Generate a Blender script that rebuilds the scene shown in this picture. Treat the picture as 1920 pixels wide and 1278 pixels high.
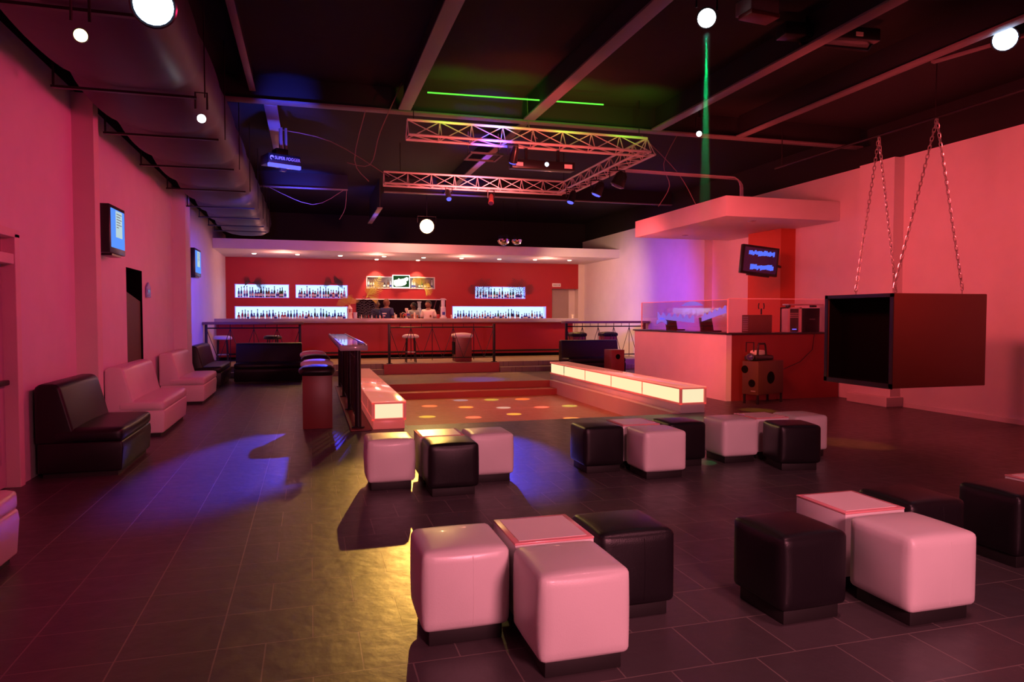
import bpy, bmesh, math, random
from mathutils import Vector, Matrix, Euler
random.seed(7)
S = bpy.context.scene
for o in list(bpy.data.objects): bpy.data.objects.remove(o)
COL = S.collection
PI = math.pi
# ------------------------------------------------------------------ camera
cd = bpy.data.cameras.new('camera'); cam = bpy.data.objects.new('camera', cd); COL.objects.link(cam)
cam.location = (0, 0, 1.7)
cam.rotation_euler = (PI/2 - math.atan2(48, 1309), 0, -math.atan2(379, 1309))
cd.sensor_width = 36; cd.lens = 36*1309/1920; cd.clip_end = 200; cd.clip_start = .05
S.camera = cam
# ------------------------------------------------------------------ world, exposure
w = bpy.data.worlds.new('world'); S.world = w; w.use_nodes = True
w.node_tree.nodes['Background'].inputs[0].default_value = (.55, .10, .14, 1)
w.node_tree.nodes['Background'].inputs[1].default_value = .025
S.view_settings.view_transform = 'Standard'; S.view_settings.look = 'None'
S.view_settings.exposure = 0.0; S.view_settings.gamma = 1; S.view_settings.use_curve_mapping = False
# ------------------------------------------------------------------ lights: lamps of the club, plus added unseen washes and fills
def lamp(kind, loc, power, color, aim=None, size=60, blend=.5, rad=.08, spec=1.0):
    l = bpy.data.lights.new('scene_light', kind); l.energy = power; l.color = color
    l.specular_factor = spec
    o = bpy.data.objects.new('scene_light', l); COL.objects.link(o); o.location = loc
    if kind == 'SPOT':
        l.spot_size = math.radians(size); l.spot_blend = blend; l.shadow_soft_size = rad
    elif kind == 'POINT': l.shadow_soft_size = rad
    elif kind == 'AREA': l.shape = 'RECTANGLE'; l.size, l.size_y = rad
    if aim is not None:
        o.rotation_euler = (Vector(aim)-Vector(loc)).to_track_quat('-Z', 'Y').to_euler()
    return o
RED = (1, .055, .09); ROSE = (1, .28, .36); MAG = (1, .03, .15); CORAL = (1, .09, .10)
BLUE = (.06, .06, 1); GOLD = (1, .62, .18); WARM = (1, .72, .42)
# unseen red washes added in mid-air for side walls, booth and canopy
for y in (1.5, 5.5, 9.5, 13.5):
    lamp('SPOT', (1.4, y, 3.4), 205, MAG, (-2.8, y+.8, 2.4), 130, 1, .3)
for y in (2.5, 6.5, 10.2):
    lamp('SPOT', (5.8, y, 3.6), 430, CORAL, (10.6, y+1.5, 2.6), 125, 1, .3)
lamp('SPOT', (6.0, 15.2, 3.3), 330, CORAL, (10.6, 17.0, 2.4), 110, 1, .25)
lamp('SPOT', (4.4, 11.0, 2.6), 640, CORAL, (8.0, 14.0, .5), 62, 1, .25)
lamp('SPOT', (3.9, 12.5, 3.0), 230, (1, .09, .14), (7.9, 14.2, 3.85), 50, 1, .25)
lamp('SPOT', (7.0, 20.5, 3.6), 430, (1, .50, .30), (10.6, 23.5, 2.2), 95, 1, .2)  # added warm spot for the pale wall right of the bar
# unseen rose front light behind the camera, added rose spot over the seating
lamp('SPOT', (2.0, -2.0, 2.3), 1250, ROSE, (2.4, 6, .35), 64, .8, .5)
lamp('SPOT', (3.0, 2.0, 5.2), 420, ROSE, (3.0, 5.0, .4), 70, .9, .3)
lamp('SPOT', (3.8, 13.6, 4.9), 520, (1, .20, .07), (3.8, 14.0, -.3), 80, .8, .2)  # added unseen red spots: dance floor, steps, pit wall, fascia, bar front
lamp('SPOT', (4.5, 11.0, 3.6), 260, (1, .12, .10), (4.6, 17.0, 0), 60, 1, .2)
lamp('SPOT', (1.8, 14.0, 3.0), 150, (1, .2, .2), (6.1, 14.0, .0), 90, 1, .2)
lamp('SPOT', (3.5, 13.0, 4.0), 900, (1, .22, .22), (3.5, 23, 3.7), 75, 1, .3)
lamp('SPOT', (3.0, 21.6, 4.8), 420, (1, .22, .14), (3.2, 23.2, 1.0), 150, 1, .4)
for x in (-.8, 2.2, 5.2, 8.2): lamp('POINT', (x, 23.8, 3.4), 34, (1, .34, .24), rad=.15)  # added warm points that lift the soffit, no fixtures there
# gold profile at the back, raking towards the camera
lamp('SPOT', (3.17, 19.55, 4.22), 3600, (1, .50, .09), (.12, 5.7, 0), 8.5, .7, .05, .45)
lamp('SPOT', (3.17, 19.55, 4.22), 420, GOLD, (2.8, 13.5, 0), 60, .6, .05)
# blue heads, then added spots for beams, truss and ceiling glow
lamp('SPOT', (2.3, 19.3, 4.7), 19000, BLUE, (-.62, 8.9, 0), 10, .6, .08)
lamp('SPOT', (3.6, 19.3, 4.7), 6500, BLUE, (2.3, 8.0, 0), 7, .6, .08)
lamp('SPOT', (1.2, 14.8, 3.0), 1700, BLUE, (-2.8, 19.5, 2.0), 40, .9, .1)
lamp('SPOT', (5.0, 16.8, 2.6), 1500, (.24, .06, 1), (10.6, 19.6, 1.9), 62, 1, .3)
for p, q, e, sz in (((-.4, 10.3, 4.0), (-.3, 11.62, 5.0), 260, 36), ((-.5, 12.2, 3.7), (-.56, 13.4, 5.0), 260, 60), ((2.9, 10.4, 4.0), (2.9, 11.6, 5.0), 200, 45),
                    ((-.2, 18.3, 4.2), (-.2, 19.1, 5.0), 240, 75), ((3.9, 18.3, 4.2), (3.9, 19.1, 5.0), 160, 80), ((3.4, 14.2, 3.9), (3.6, 14.6, 5.0), 160, 70), ((1.7, 20.2, 3.9), (1.86, 20.9, 4.6), 90, 90)):
    lamp('SPOT', p, e*(1.4 if p[0] < 1 else 1.0), (.05, .07, 1), q, sz, .9, .05)  # added unseen spots that turn the beam flanges blue
for p, q, e in (((6.3, 7.0, 3.6), (6.6, 8.0, 5.0), 170), ((9.0, 7.6, 3.7), (8.6, 9.2, 5.0), 90), ((7.2, 10.6, 3.8), (7.6, 11.5, 5.0), 110), ((3.9, 8.6, 3.6), (3.8, 9.4, 5.0), 60), ((3.3, 8.8, 3.2), (3.4, 11.2, 4.6), 420), ((3.5, 13.0, 3.4), (3.5, 15.2, 4.6), 200)):
    lamp('SPOT', p, e*(.4 if p[2] > 3.5 else .9), (1, .10, .08), q, 100, 1, .15)  # added unseen red spots for the right-hand beams and the truss
lamp('SPOT', (-1.0, 14.6, 3.6), 260, BLUE, (-1.3, 19.6, 4.6), 80, .9, .1)
lamp('SPOT', (4.6, 16.6, 4.3), 900, BLUE, (4.3, 18.0, 0), 22, .9, .1)
for x in (2.2, 3.1, 4.2, 5.3): lamp('SPOT', (x, 10.5, 4.6), 26, (.12, 1, .03), (x, 11.1, 5.4), 120, 1, .1)  # added green spots for the ceiling glow beside the laser line
# ------------------------------------------------------------------ materials
def nodes(m): return m.node_tree.nodes, m.node_tree.links
def mat(name, col, rough=.5, metal=0, bump=0, bscale=40, spec=.5, coat=0, vary=0, em=None, es=0):
    m = bpy.data.materials.new(name); m.use_nodes = True; n, l = nodes(m); b = n['Principled BSDF']
    b.inputs['Base Color'].default_value = (*col, 1); b.inputs['Roughness'].default_value = rough
    b.inputs['Metallic'].default_value = metal; b.inputs['Specular IOR Level'].default_value = spec
    b.inputs['Coat Weight'].default_value = coat
    if em: b.inputs['Emission Color'].default_value = (*em, 1); b.inputs['Emission Strength'].default_value = es
    tc = n.new('ShaderNodeTexCoord'); nz = n.new('ShaderNodeTexNoise'); nz.inputs['Scale'].default_value = bscale
    nz.inputs['Detail'].default_value = 4; l.new(tc.outputs['Object'], nz.inputs['Vector'])
    if bump:
        bp = n.new('ShaderNodeBump'); bp.inputs['Strength'].default_value = bump; bp.inputs['Distance'].default_value = .01
        l.new(nz.outputs[0], bp.inputs['Height']); l.new(bp.outputs[0], b.inputs['Normal'])
    v = vary or .06
    nz2 = n.new('ShaderNodeTexNoise'); nz2.inputs['Scale'].default_value = 2.5; l.new(tc.outputs['Object'], nz2.inputs['Vector'])
    mr = n.new('ShaderNodeMapRange'); mr.inputs[3].default_value = 1-v; mr.inputs[4].default_value = 1+v
    l.new(nz2.outputs[0], mr.inputs[0]); hv = n.new('ShaderNodeHueSaturation'); hv.inputs['Color'].default_value = (*col, 1)
    l.new(mr.outputs[0], hv.inputs['Value']); l.new(hv.outputs[0], b.inputs['Base Color'])
    return m
def emis(name, col, st):
    m = bpy.data.materials.new(name); m.use_nodes = True; n, l = nodes(m); n.remove(n['Principled BSDF'])
    e = n.new('ShaderNodeEmission'); e.inputs[0].default_value = (*col, 1); e.inputs[1].default_value = st
    l.new(e.outputs[0], n['Material Output'].inputs[0]); return m
def glass(name, tint=(1, .9, .92), mixf=.12):
    m = bpy.data.materials.new(name); m.use_nodes = True; n, l = nodes(m); n.remove(n['Principled BSDF'])
    t = n.new('ShaderNodeBsdfTransparent'); t.inputs[0].default_value = (*tint, 1)
    g = n.new('ShaderNodeBsdfGlossy'); g.inputs['Roughness'].default_value = .03
    fr = n.new('ShaderNodeLayerWeight'); fr.inputs[0].default_value = .25
    a = n.new('ShaderNodeMath'); a.operation = 'MULTIPLY_ADD'; a.inputs[1].default_value = .35; a.inputs[2].default_value = .03; l.new(fr.outputs['Fresnel'], a.inputs[0])
    mx = n.new('ShaderNodeMixShader'); l.new(a.outputs[0], mx.inputs[0]); l.new(t.outputs[0], mx.inputs[1]); l.new(g.outputs[0], mx.inputs[2])
    l.new(mx.outputs[0], n['Material Output'].inputs[0]); return m
def floor_mat(name, c1, c2, grout, bw, bh, rough, rot=0, split=None, bump=.35):
    m = bpy.data.materials.new(name); m.use_nodes = True; n, l = nodes(m); b = n['Principled BSDF']
    tc = n.new('ShaderNodeTexCoord'); mp = n.new('ShaderNodeMapping'); mp.inputs['Rotation'].default_value = (0, 0, rot)
    l.new(tc.outputs['Object'], mp.inputs[0])
    def brick(off):
        t = n.new('ShaderNodeTexBrick'); t.offset = off; t.inputs['Scale'].default_value = 1
        t.inputs['Color1'].default_value = (*c1, 1); t.inputs['Color2'].default_value = (*c2, 1); t.inputs['Mortar'].default_value = (*grout, 1)
        t.inputs['Mortar Size'].default_value = .004; t.inputs['Brick Width'].default_value = bw; t.inputs['Row Height'].default_value = bh
        t.inputs['Mortar Smooth'].default_value = .1
        l.new(mp.outputs[0], t.inputs['Vector']); return t
    a = brick(.5); col = a.outputs['Color']; fac = a.outputs['Fac']
    if split is not None:
        c = brick(0.0); sx = n.new('ShaderNodeSeparateXYZ'); l.new(tc.outputs['Object'], sx.inputs[0])
        gt = n.new('ShaderNodeMath'); gt.operation = 'GREATER_THAN'; gt.inputs[1].default_value = split; l.new(sx.outputs[0], gt.inputs[0])
        m1 = n.new('ShaderNodeMix'); m1.data_type = 'RGBA'; l.new(gt.outputs[0], m1.inputs[0]); l.new(c.outputs['Color'], m1.inputs[6]); l.new(a.outputs['Color'], m1.inputs[7])
        m2 = n.new('ShaderNodeMix'); l.new(gt.outputs[0], m2.inputs[0]); l.new(c.outputs['Fac'], m2.inputs[2]); l.new(a.outputs['Fac'], m2.inputs[3])
        col = m1.outputs[2]; fac = m2.outputs[0]
    l.new(col, b.inputs['Base Color'])
    nz = n.new('ShaderNodeTexNoise'); nz.inputs['Scale'].default_value = 9; nz.inputs['Detail'].default_value = 6; l.new(tc.outputs['Object'], nz.inputs['Vector'])
    mr = n.new('ShaderNodeMapRange'); mr.inputs[3].default_value = rough-.08; mr.inputs[4].default_value = rough+.12
    l.new(nz.outputs[0], mr.inputs[0]); l.new(mr.outputs[0], b.inputs['Roughness'])
    sub = n.new('ShaderNodeMath'); sub.operation = 'MULTIPLY_ADD'; sub.inputs[1].default_value = -1.2; l.new(fac, sub.inputs[0])
    l.new(nz.outputs[0], sub.inputs[2])
    bp = n.new('ShaderNodeBump'); bp.inputs['Strength'].default_value = bump; bp.inputs['Distance'].default_value = .006
    l.new(sub.outputs[0], bp.inputs['Height']); l.new(bp.outputs[0], b.inputs['Normal'])
    return m
M = {}
M['frost2'] = None
M['tile'] = floor_mat('slate_tile', (.078, .064, .068), (.066, .054, .058), (.19, .155, .145), .47, .42, .36, split=-.35, bump=.6)
M['tile2'] = floor_mat('platform_tile', (.30, .24, .17), (.26, .2, .15), (.10, .08, .07), .45, .45, .45, rot=PI/4)
M['wood'] = floor_mat('dance_wood', (.42, .13, .075), (.36, .105, .06), (.2, .06, .035), 1.4, .11, .38, bump=.03)
M['stepred'] = mat('red_step', (.40, .055, .045), .45, bump=.1)
M['wall'] = mat('white_plaster', (.80, .78, .78), .6, bump=.12, bscale=25)
M['tan'] = mat('cream_plaster', (.80, .74, .66), .6, bump=.1)
M['red'] = mat('red_plaster', (.42, .016, .018), .5, bump=.08)
M['orange'] = mat('orange_red_paint', (.52, .07, .025), .5, bump=.08)
M['dark'] = mat('black_ceiling_paint', (.012, .008, .008), .85, bump=.3, bscale=6)
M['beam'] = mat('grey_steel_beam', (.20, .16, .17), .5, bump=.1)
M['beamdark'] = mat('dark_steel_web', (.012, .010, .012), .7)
M['duct'] = mat('purple_grey_duct_cloth', (.03, .02, .036), .5, bump=.35, bscale=3)
M['truss'] = mat('aluminium_truss', (.80, .72, .72), .4, metal=.2)
M['black'] = mat('black_leatherette', (.010, .008, .010), .36, bump=.12, bscale=160, spec=.35)
M['white'] = mat('white_leatherette', (.74, .70, .69), .36, bump=.08, bscale=160, coat=.1)
M['plinth'] = mat('black_plinth', (.012, .010, .010), .6)
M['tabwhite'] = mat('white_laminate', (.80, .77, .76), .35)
M['tabtop'] = mat('frosted_top', (.85, .72, .70), .25, coat=.4)
M['metal'] = mat('black_iron', (.02, .014, .016), .4, metal=.4)
M['steel'] = mat('bright_steel', (.6, .55, .55), .3, metal=.8)
M['gloss'] = mat('black_plastic', (.016, .014, .016), .3)
M['matte'] = mat('black_matte', (.004, .003, .003), .9, spec=.1)
M['counter'] = mat('speckled_grey_stone', (.42, .36, .36), .3, bump=.05, vary=.2, coat=.2)
M['shelf'] = mat('grey_shelf_edge', (.45, .40, .42), .35, coat=.5)
M['shelftop'] = mat('glossy_table_top', (.30, .27, .32), .12, coat=.6)
M['maroon'] = mat('maroon_laminate', (.20, .035, .03), .4)
M['sheet'] = mat('brown_plywood', (.14, .045, .025), .45, bump=.1)
M['frost'] = mat('pink_perspex', (.85, .30, .28), .3, em=(1, .16, .13), es=.25)
M['lbtop'] = mat('lit_perspex_top', (.8, .5, .42), .12, coat=.6, vary=.3, em=(1, .25, .17), es=.75)
M['lbside'] = emis('lamp_panel_warm', (1, .80, .44), 1.1)
M['lbend'] = emis('lamp_panel_end', (1, .84, .52), .98)
M['lamp'] = emis('lamp_white', (.9, .95, 1), 12)
M['lampblue'] = emis('lamp_blue_white', (.45, .7, 1), 14)
M['lampgold'] = emis('lamp_gold', (1, .72, .3), 16)
M['down'] = emis('downlight_lens', (1, .85, .6), 8)
M['niche'] = emis('niche_backlight', (.36, .56, 1), 2.1)
M['nicheside'] = mat('niche_liner', (.75, .8, .9), .4, em=(.10, .14, 1), es=.7)
M['scrblue'] = emis('screen_blue', (.10, .28, .95), 1.1)
M['scrwin'] = emis('screen_window', (.55, .72, .75), .9)
M['scrline'] = mat('screen_text', (.15, .2, .25), .5)
M['scrdark'] = mat('screen_dark', (.02, .008, .02), .15, em=(.10, .01, .06), es=.25)
M['scrglow'] = emis('screen_image_blue', (.10, .16, 1), 1.1)
M['ledblue'] = emis('led_blue', (.12, .12, 1), 1.6)
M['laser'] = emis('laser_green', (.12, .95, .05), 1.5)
M['mirror'] = mat('mirror_glass', (.75, .7, .72), .02, metal=1)
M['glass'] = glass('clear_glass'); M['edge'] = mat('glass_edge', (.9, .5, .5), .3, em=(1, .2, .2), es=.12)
M['greendark'] = emis('sign_green', (.02, .07, .02), 1.0)
M['signwhite'] = emis('sign_white', (1, 1, .92), 2.4)
M['grey'] = mat('grey_panel', (.30, .27, .26), .5)
M['door'] = mat('painted_door', (.55, .45, .50), .4)
M['doorgrey'] = mat('taupe_door', (.42, .33, .28), .5)
M['olive'] = mat('olive_partition', (.10, .085, .03), .6)
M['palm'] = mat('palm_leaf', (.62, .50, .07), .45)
M['palmshade'] = mat('palm_leaf_shade', (.05, .05, .06), .5)  # fan-like frond shadows put into a dark leaf colour
M['terra'] = mat('pot', (.25, .08, .04), .6)
M['cream'] = mat('cream_ceramic', (.85, .78, .60), .3)
M['skin'] = mat('skin', (.22, .10, .055), .5); M['hair'] = mat('hair', (.02, .014, .01), .7)
M['hairw'] = mat('hair_brown', (.12, .05, .02), .6)
M['navy'] = mat('navy_cloth', (.03, .04, .12), .8, bump=.3); M['shirt'] = mat('white_cloth', (.85, .82, .70), .8, bump=.3)
M['trouser'] = mat('dark_cloth', (.02, .02, .025), .9)
M['bluegl'] = mat('bluebottle', (.05, .07, .35), .15); M['amber'] = mat('amberbottle', (.25, .08, .02), .15)
M['green'] = mat('greenbottle', (.03, .16, .04), .15); M['clear'] = mat('clearbottle', (.65, .7, .75), .12)
M['darkb'] = mat('darkbottle', (.02, .015, .03), .2); M['redb'] = mat('redbottle', (.35, .03, .04), .2)
M['label'] = mat('paper_label', (.8, .78, .7), .6); M['cap'] = mat('bottle_cap', (.08, .05, .05), .4)
M['frost2'] = mat('pale_pink_laminate', (.7, .5, .5), .35)
M['railshelf'] = mat('brown_shelf', (.20, .10, .085), .45)
M['sheetd'] = mat('dark_brown_cabinet', (.09, .035, .02), .5)
M['paper'] = mat('white_board', (.8, .75, .73), .6)
M['wire'] = mat('grey_wire', (.35, .2, .2), .5)
# ------------------------------------------------------------------ mesh helpers
class MB:
    def __init__(s): s.bm = bmesh.new()
    def _xf(s, vs, loc, rot):
        mt = Matrix.Translation(loc) @ Euler(rot).to_matrix().to_4x4(); bmesh.ops.transform(s.bm, matrix=mt, verts=vs)
    def box(s, a, b, bev=0, seg=2, rot=None):
        a, b = Vector(a), Vector(b); c = (a+b)/2; d = b-a
        r = bmesh.ops.create_cube(s.bm, size=1); vs = r['verts']
        bmesh.ops.scale(s.bm, vec=d, verts=vs)
        if bev:
            es = list({e for v in vs for e in v.link_edges})
            r = bmesh.ops.bevel(s.bm, geom=es, offset=min(bev, min(abs(x) for x in d)*.49), segments=seg, profile=.5, affect='EDGES'); vs = [v for v in r['verts']]
        s._xf(vs, c, rot or (0, 0, 0)); return s
    def tube(s, pts, r, n=8, cap=True, close=False):
        pts = [Vector(p) for p in pts]; rings = []; up0 = None; N = len(pts)
        for i, p in enumerate(pts):
            if close: t = (pts[(i+1) % N]-pts[i-1]).normalized()
            else: t = (pts[min(i+1, N-1)]-pts[max(i-1, 0)]).normalized()
            if up0 is None: up0 = t.orthogonal().normalized()
            u = (up0 - t*up0.dot(t))
            u = u.normalized() if u.length > 1e-5 else t.orthogonal().normalized()
            up0 = u; v = t.cross(u); rr = r[i] if isinstance(r, (list, tuple)) else r
            rings.append([s.bm.verts.new(p+(u*math.cos(2*PI*k/n)+v*math.sin(2*PI*k/n))*rr) for k in range(n)])
        m = N if close else N-1
        for i in range(m):
            A, B = rings[i], rings[(i+1) % N]
            for k in range(n): s.bm.faces.new((A[k], A[(k+1) % n], B[(k+1) % n], B[k]))
        if cap and not close: s.bm.faces.new(rings[0][::-1]); s.bm.faces.new(rings[-1])
        return s
    def lathe(s, prof, loc=(0, 0, 0), n=16, rot=(0, 0, 0)):
        vs = []; rings = []
        for r, z in prof:
            ring = [s.bm.verts.new((max(r, 1e-4)*math.cos(2*PI*k/n), max(r, 1e-4)*math.sin(2*PI*k/n), z)) for k in range(n)]; rings.append(ring); vs += ring
        for A, B in zip(rings, rings[1:]):
            for k in range(n): s.bm.faces.new((A[k], A[(k+1) % n], B[(k+1) % n], B[k]))
        s.bm.faces.new(rings[0][::-1]); s.bm.faces.new(rings[-1]); s._xf(vs, loc, rot); return s
    def prism(s, poly, axis, a, b, bev=0):
        # poly: 2D points; axis 'x','y','z' = extrusion axis
        def P(u, v, t): return {'x': (t, u, v), 'y': (u, t, v), 'z': (u, v, t)}[axis]
        A = [s.bm.verts.new(P(u, v, a)) for u, v in poly]; B = [s.bm.verts.new(P(u, v, b)) for u, v in poly]; n = len(poly)
        fs = [s.bm.faces.new(A[::-1]), s.bm.faces.new(B)]
        for i in range(n): fs.append(s.bm.faces.new((A[i], A[(i+1) % n], B[(i+1) % n], B[i])))
        bmesh.ops.recalc_face_normals(s.bm, faces=fs)
        if bev:
            es = list({e for f in fs for e in f.edges}); bmesh.ops.bevel(s.bm, geom=es, offset=bev, segments=3, profile=.5, affect='EDGES')
        return s
    def puff(s, d, r, bulge, loc=(0, 0, 0), rot=(0, 0, 0), n=12):
        # upholstered block: rounded corners, softly bulging faces
        h = Vector(d)/2; inner = Vector([max(x-r, .001) for x in h]); cache = {}; allv = []
        def vert(p):
            k = tuple(round(x, 5) for x in p)
            if k in cache: return cache[k]
            q = Vector([h[i]*p[i] for i in range(3)]); c = Vector([max(-inner[i], min(inner[i], q[i])) for i in range(3)])
            dv = q-c; q2 = c+dv.normalized()*r if dv.length > 1e-6 else q
            for i in range(3):
                if abs(p[i]) > .999:
                    j, k2 = (i+1) % 3, (i+2) % 3
                    q2[i] += math.copysign(bulge*(1-p[j]**2)*(1-p[k2]**2), p[i])
            v = s.bm.verts.new(q2); cache[k] = v; allv.append(v); return v
        g = [math.sin(PI/2*(-1+2*i/n)) for i in range(n+1)]
        for ax in range(3):
            for sg in (-1, 1):
                for i in range(n):
                    for j in range(n):
                        def pt(a, b):
                            p = [0, 0, 0]; p[ax] = sg; p[(ax+1) % 3] = a; p[(ax+2) % 3] = b; return p
                        q = [vert(pt(g[i], g[j])), vert(pt(g[i+1], g[j])), vert(pt(g[i+1], g[j+1])), vert(pt(g[i], g[j+1]))]
                        if sg < 0: q.reverse()
                        s.bm.faces.new(q)
        s._xf(allv, loc, rot); return s
    def poly(s, pts):
        s.bm.faces.new([s.bm.verts.new(p) for p in pts]); return s
    def build(s, name, m, parent=None, smooth=None):
        bmesh.ops.recalc_face_normals(s.bm, faces=s.bm.faces)
        me = bpy.data.meshes.new(name); s.bm.to_mesh(me); s.bm.free()
        me.materials.append(M[m] if isinstance(m, str) else m)
        if smooth is not False: me.set_sharp_from_angle(angle=math.radians(smooth or 35)); [setattr(p, 'use_smooth', True) for p in me.polygons]
        o = bpy.data.objects.new(name, me); COL.objects.link(o)
        if parent is not None: o.parent = parent
        return o
def tag(o, label=None, cat=None, group=None, kind=None):
    if label: o['label'] = label
    if cat: o['category'] = cat
    if group: o['group'] = group
    if kind: o['kind'] = kind
    return o
def empty(name, loc=(0, 0, 0), rz=0, label=None, cat=None, group=None):
    o = bpy.data.objects.new(name, None); COL.objects.link(o); o.location = loc; o.rotation_euler = (0, 0, rz); o.empty_display_size = .1
    return tag(o, label, cat, group)
def copy_tree(o, parent=None):
    c = o.copy(); COL.objects.link(c); c.parent = parent
    for ch in [x for x in KIDS.get(o.name, [])]: copy_tree(ch, c)
    return c
KIDS = {}
def index():
    KIDS.clear()
    for o in COL.objects:
        if o.parent: KIDS.setdefault(o.parent.name, []).append(o)
def dup(src, loc, rz=None, label=None, group=None):
    index(); c = copy_tree(src); c.location = loc
    if rz is not None: c.rotation_euler = (0, 0, rz)
    return tag(c, label, None, group)
def struct(mb, name, m, label=None):
    o = mb.build(name, m, smooth=False); o['kind'] = 'structure'
    if label: o['label'] = label
    return o
def holes(axis, p0, p1, u0, u1, z0, z1, rects):
    """wall slab between p0,p1 across its axis with rectangular openings (ua,ub,za,zb)"""
    mb = MB(); us = sorted({u0, u1, *[r[0] for r in rects], *[r[1] for r in rects]}); zs = sorted({z0, z1, *[r[2] for r in rects], *[r[3] for r in rects]})
    for a, b in zip(us, us[1:]):
        run = None
        for c, d in zip(zs, zs[1:]):
            mu, mz = (a+b)/2, (c+d)/2
            if any(r[0] < mu < r[1] and r[2] < mz < r[3] for r in rects):
                continue
            if axis == 'x': mb.box((p0, a, c), (p1, b, d))
            else: mb.box((a, p0, c), (b, p1, d))
    bmesh.ops.remove_doubles(mb.bm, verts=mb.bm.verts, dist=.0001)
    return mb
# ================================================================== THE SETTING
XL, XR = -2.8, 10.61
fl = MB()
fl.box((-3.4, -3, -.5), (11.2, 10.75, 0)); fl.box((-3.4, 10.75, -.5), (1.42, 20.2, 0)); fl.box((6.02, 10.75, -.5), (11.2, 20.2, 0)); fl.box((1.42, 17.2, -.5), (6.02, 20.2, 0))
struct(fl, 'floor', 'tile')
struct(MB().box((1.42, 10.75, -.5), (6.02, 16.62, -.3)), 'floor_dance', 'wood', 'sunken polished wooden dance floor')
struct(MB().box((1.42, 16.62, -.5), (6.02, 17.2, -.15), .01).box((1.42, 17.17, -.2), (6.02, 17.24, .012), .01), 'trim_1', 'stepred', 'red step down to the dance floor')
struct(MB().box((2.03, 20.24, 0), (5.47, 20.5, .29), .01), 'trim_2', 'stepred', 'red front edge of the bar platform')
struct(MB().box((-3, 20.15, 0), (2.03, 20.45, .15)).box((5.47, 20.15, 0), (10.7, 20.45, .15)), 'trim_3', 'tile2', 'low step up to the bar platform')
struct(MB().box((-3, 20.45, 0), (11, 23.3, .30)).box((-3, 23.3, 0), (11, 26.6, .40)), 'floor_bar', 'tile2', 'raised tiled bar platform')
struct(MB().box((2.035, 20.25, .285), (5.465, 20.5, .302)), 'trim_4', 'tile2')
struct(MB().box((.56, 10.42, 0), (.86, 17.2, .025), .008), 'trim_5', 'maroon', 'red strip under the drinks rail')
struct(MB().box((1.42, 17.245, -.02), (6.02, 20.15, .004)), 'floor_landing', 'tile2', 'diagonal tiled landing between dance floor and bar platform')
# left wall, with the doorway opening and door opening
wl = holes('x', XL-.2, XL, -3, 26.4, 0, 4.5, [(12.4, 13.5, 0, 2.47), (6.6, 8.05, 0, 2.5)])
struct(wl, 'wall_left', 'wall')
struct(MB().box((XL, 9.86, 0), (XL+.24, 10.08, 4.45)), 'trim_6', 'tan', 'cream pilaster on left wall')
struct(MB().box((XL, 16.38, 0), (XL+.26, 17.0, 4.4)), 'trim_7', 'wall', 'pilaster on left wall')
struct(MB().box((XL-.35, -3, 4.5), (XL-.12, 26.4, 5.45)), 'wall_left_upper', 'dark')
struct(MB().box((XL-1.3, 12.2, 0), (XL-.2, 12.4, 2.6)).box((XL-1.3, 13.5, 0), (XL-.2, 13.7, 2.6)).box((XL-1.4, 12.2, 0), (XL-1.3, 13.7, 2.6)).box((XL-1.3, 12.2, 2.5), (XL-.2, 13.7, 2.6)), 'wall_passage', 'matte')
struct(MB().box((XL-.2, 12.4, 0), (XL-.001, 12.408, 2.47)).box((XL-.2, 13.492, 0), (XL-.001, 13.5, 2.47)).box((XL-.2, 12.4, 2.462), (XL-.001, 13.5, 2.47)), 'trim_14', 'matte')  # added black liner: the doorway's shade put into its jambs
struct(MB().prism([(12.42, 0), (13.485, 0), (13.485, 1.94), (12.42, 2.10)], 'x', XL-.06, XL-.03), 'door_2', 'olive', 'olive partition standing in the dark doorway')
d1 = MB().box((XL-.14, 6.72, .02), (XL-.08, 7.93, 2.2))
d1 = d1.build('door_1', 'door'); d1['kind'] = 'structure'; d1['label'] = 'panelled white door at the left edge'
for z0, z1 in ((.25, 1.0), (1.15, 1.45), (1.6, 2.05)):
    for y0, y1 in ((6.85, 7.25), (7.4, 7.8)):
        MB().box((XL-.085, y0, z0), (XL-.068, y1, z1), .012).build('door_panel', 'door', d1)
MB().box((XL-.08, 6.75, 1.02), (XL-.02, 7.9, 1.07), .01).build('push_bar', 'metal', d1)
fr = MB().box((XL-.14, 7.93, 0), (XL+.04, 8.05, 2.5), .006).box((XL-.14, 6.6, 2.2), (XL+.03, 7.93, 2.3), .006).box((XL-.14, 6.6, 2.46), (XL+.04, 8.05, 2.54), .006).box((XL-.14, 6.6, 0), (XL+.04, 6.72, 2.5), .006)
struct(fr, 'trim_8', 'tan', 'frame of the left door')
struct(MB().box((XL-.1, 6.72, 2.3), (XL-.08, 7.93, 2.46)), 'window_1', 'mirror', 'shiny strip above the left door')
# right wall
struct(MB().box((XR, -3, 0), (XR+.2, 26.4, 4.65)), 'wall_right', 'wall')
struct(MB().box((10.38, 10.5, 0), (XR, 11.35, 4.62)), 'trim_9', 'wall', 'pilaster on right wall behind hanging box')
struct(MB().box((10.36, 16.9, 0), (XR, 17.8, 4.6)), 'trim_10', 'wall')
struct(MB().box((10.22, 10.42, 0), (XR, 11.42, .18), .01), 'trim_11', 'paper', 'stained block at foot of the right pilaster')
struct(MB().box((10.22, 13.5, 0), (XR, 14.72, 3.66)), 'trim_12', 'orange', 'orange-red column behind the booth')
struct(MB().box((XR+.12, -3, 4.65), (XR+.35, 26.4, 5.45)), 'wall_right_upper', 'dark')
struct(MB().box((10.585, -3, 0), (XR, 10.4, .08)), 'baseboard_right', 'wall')
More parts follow.
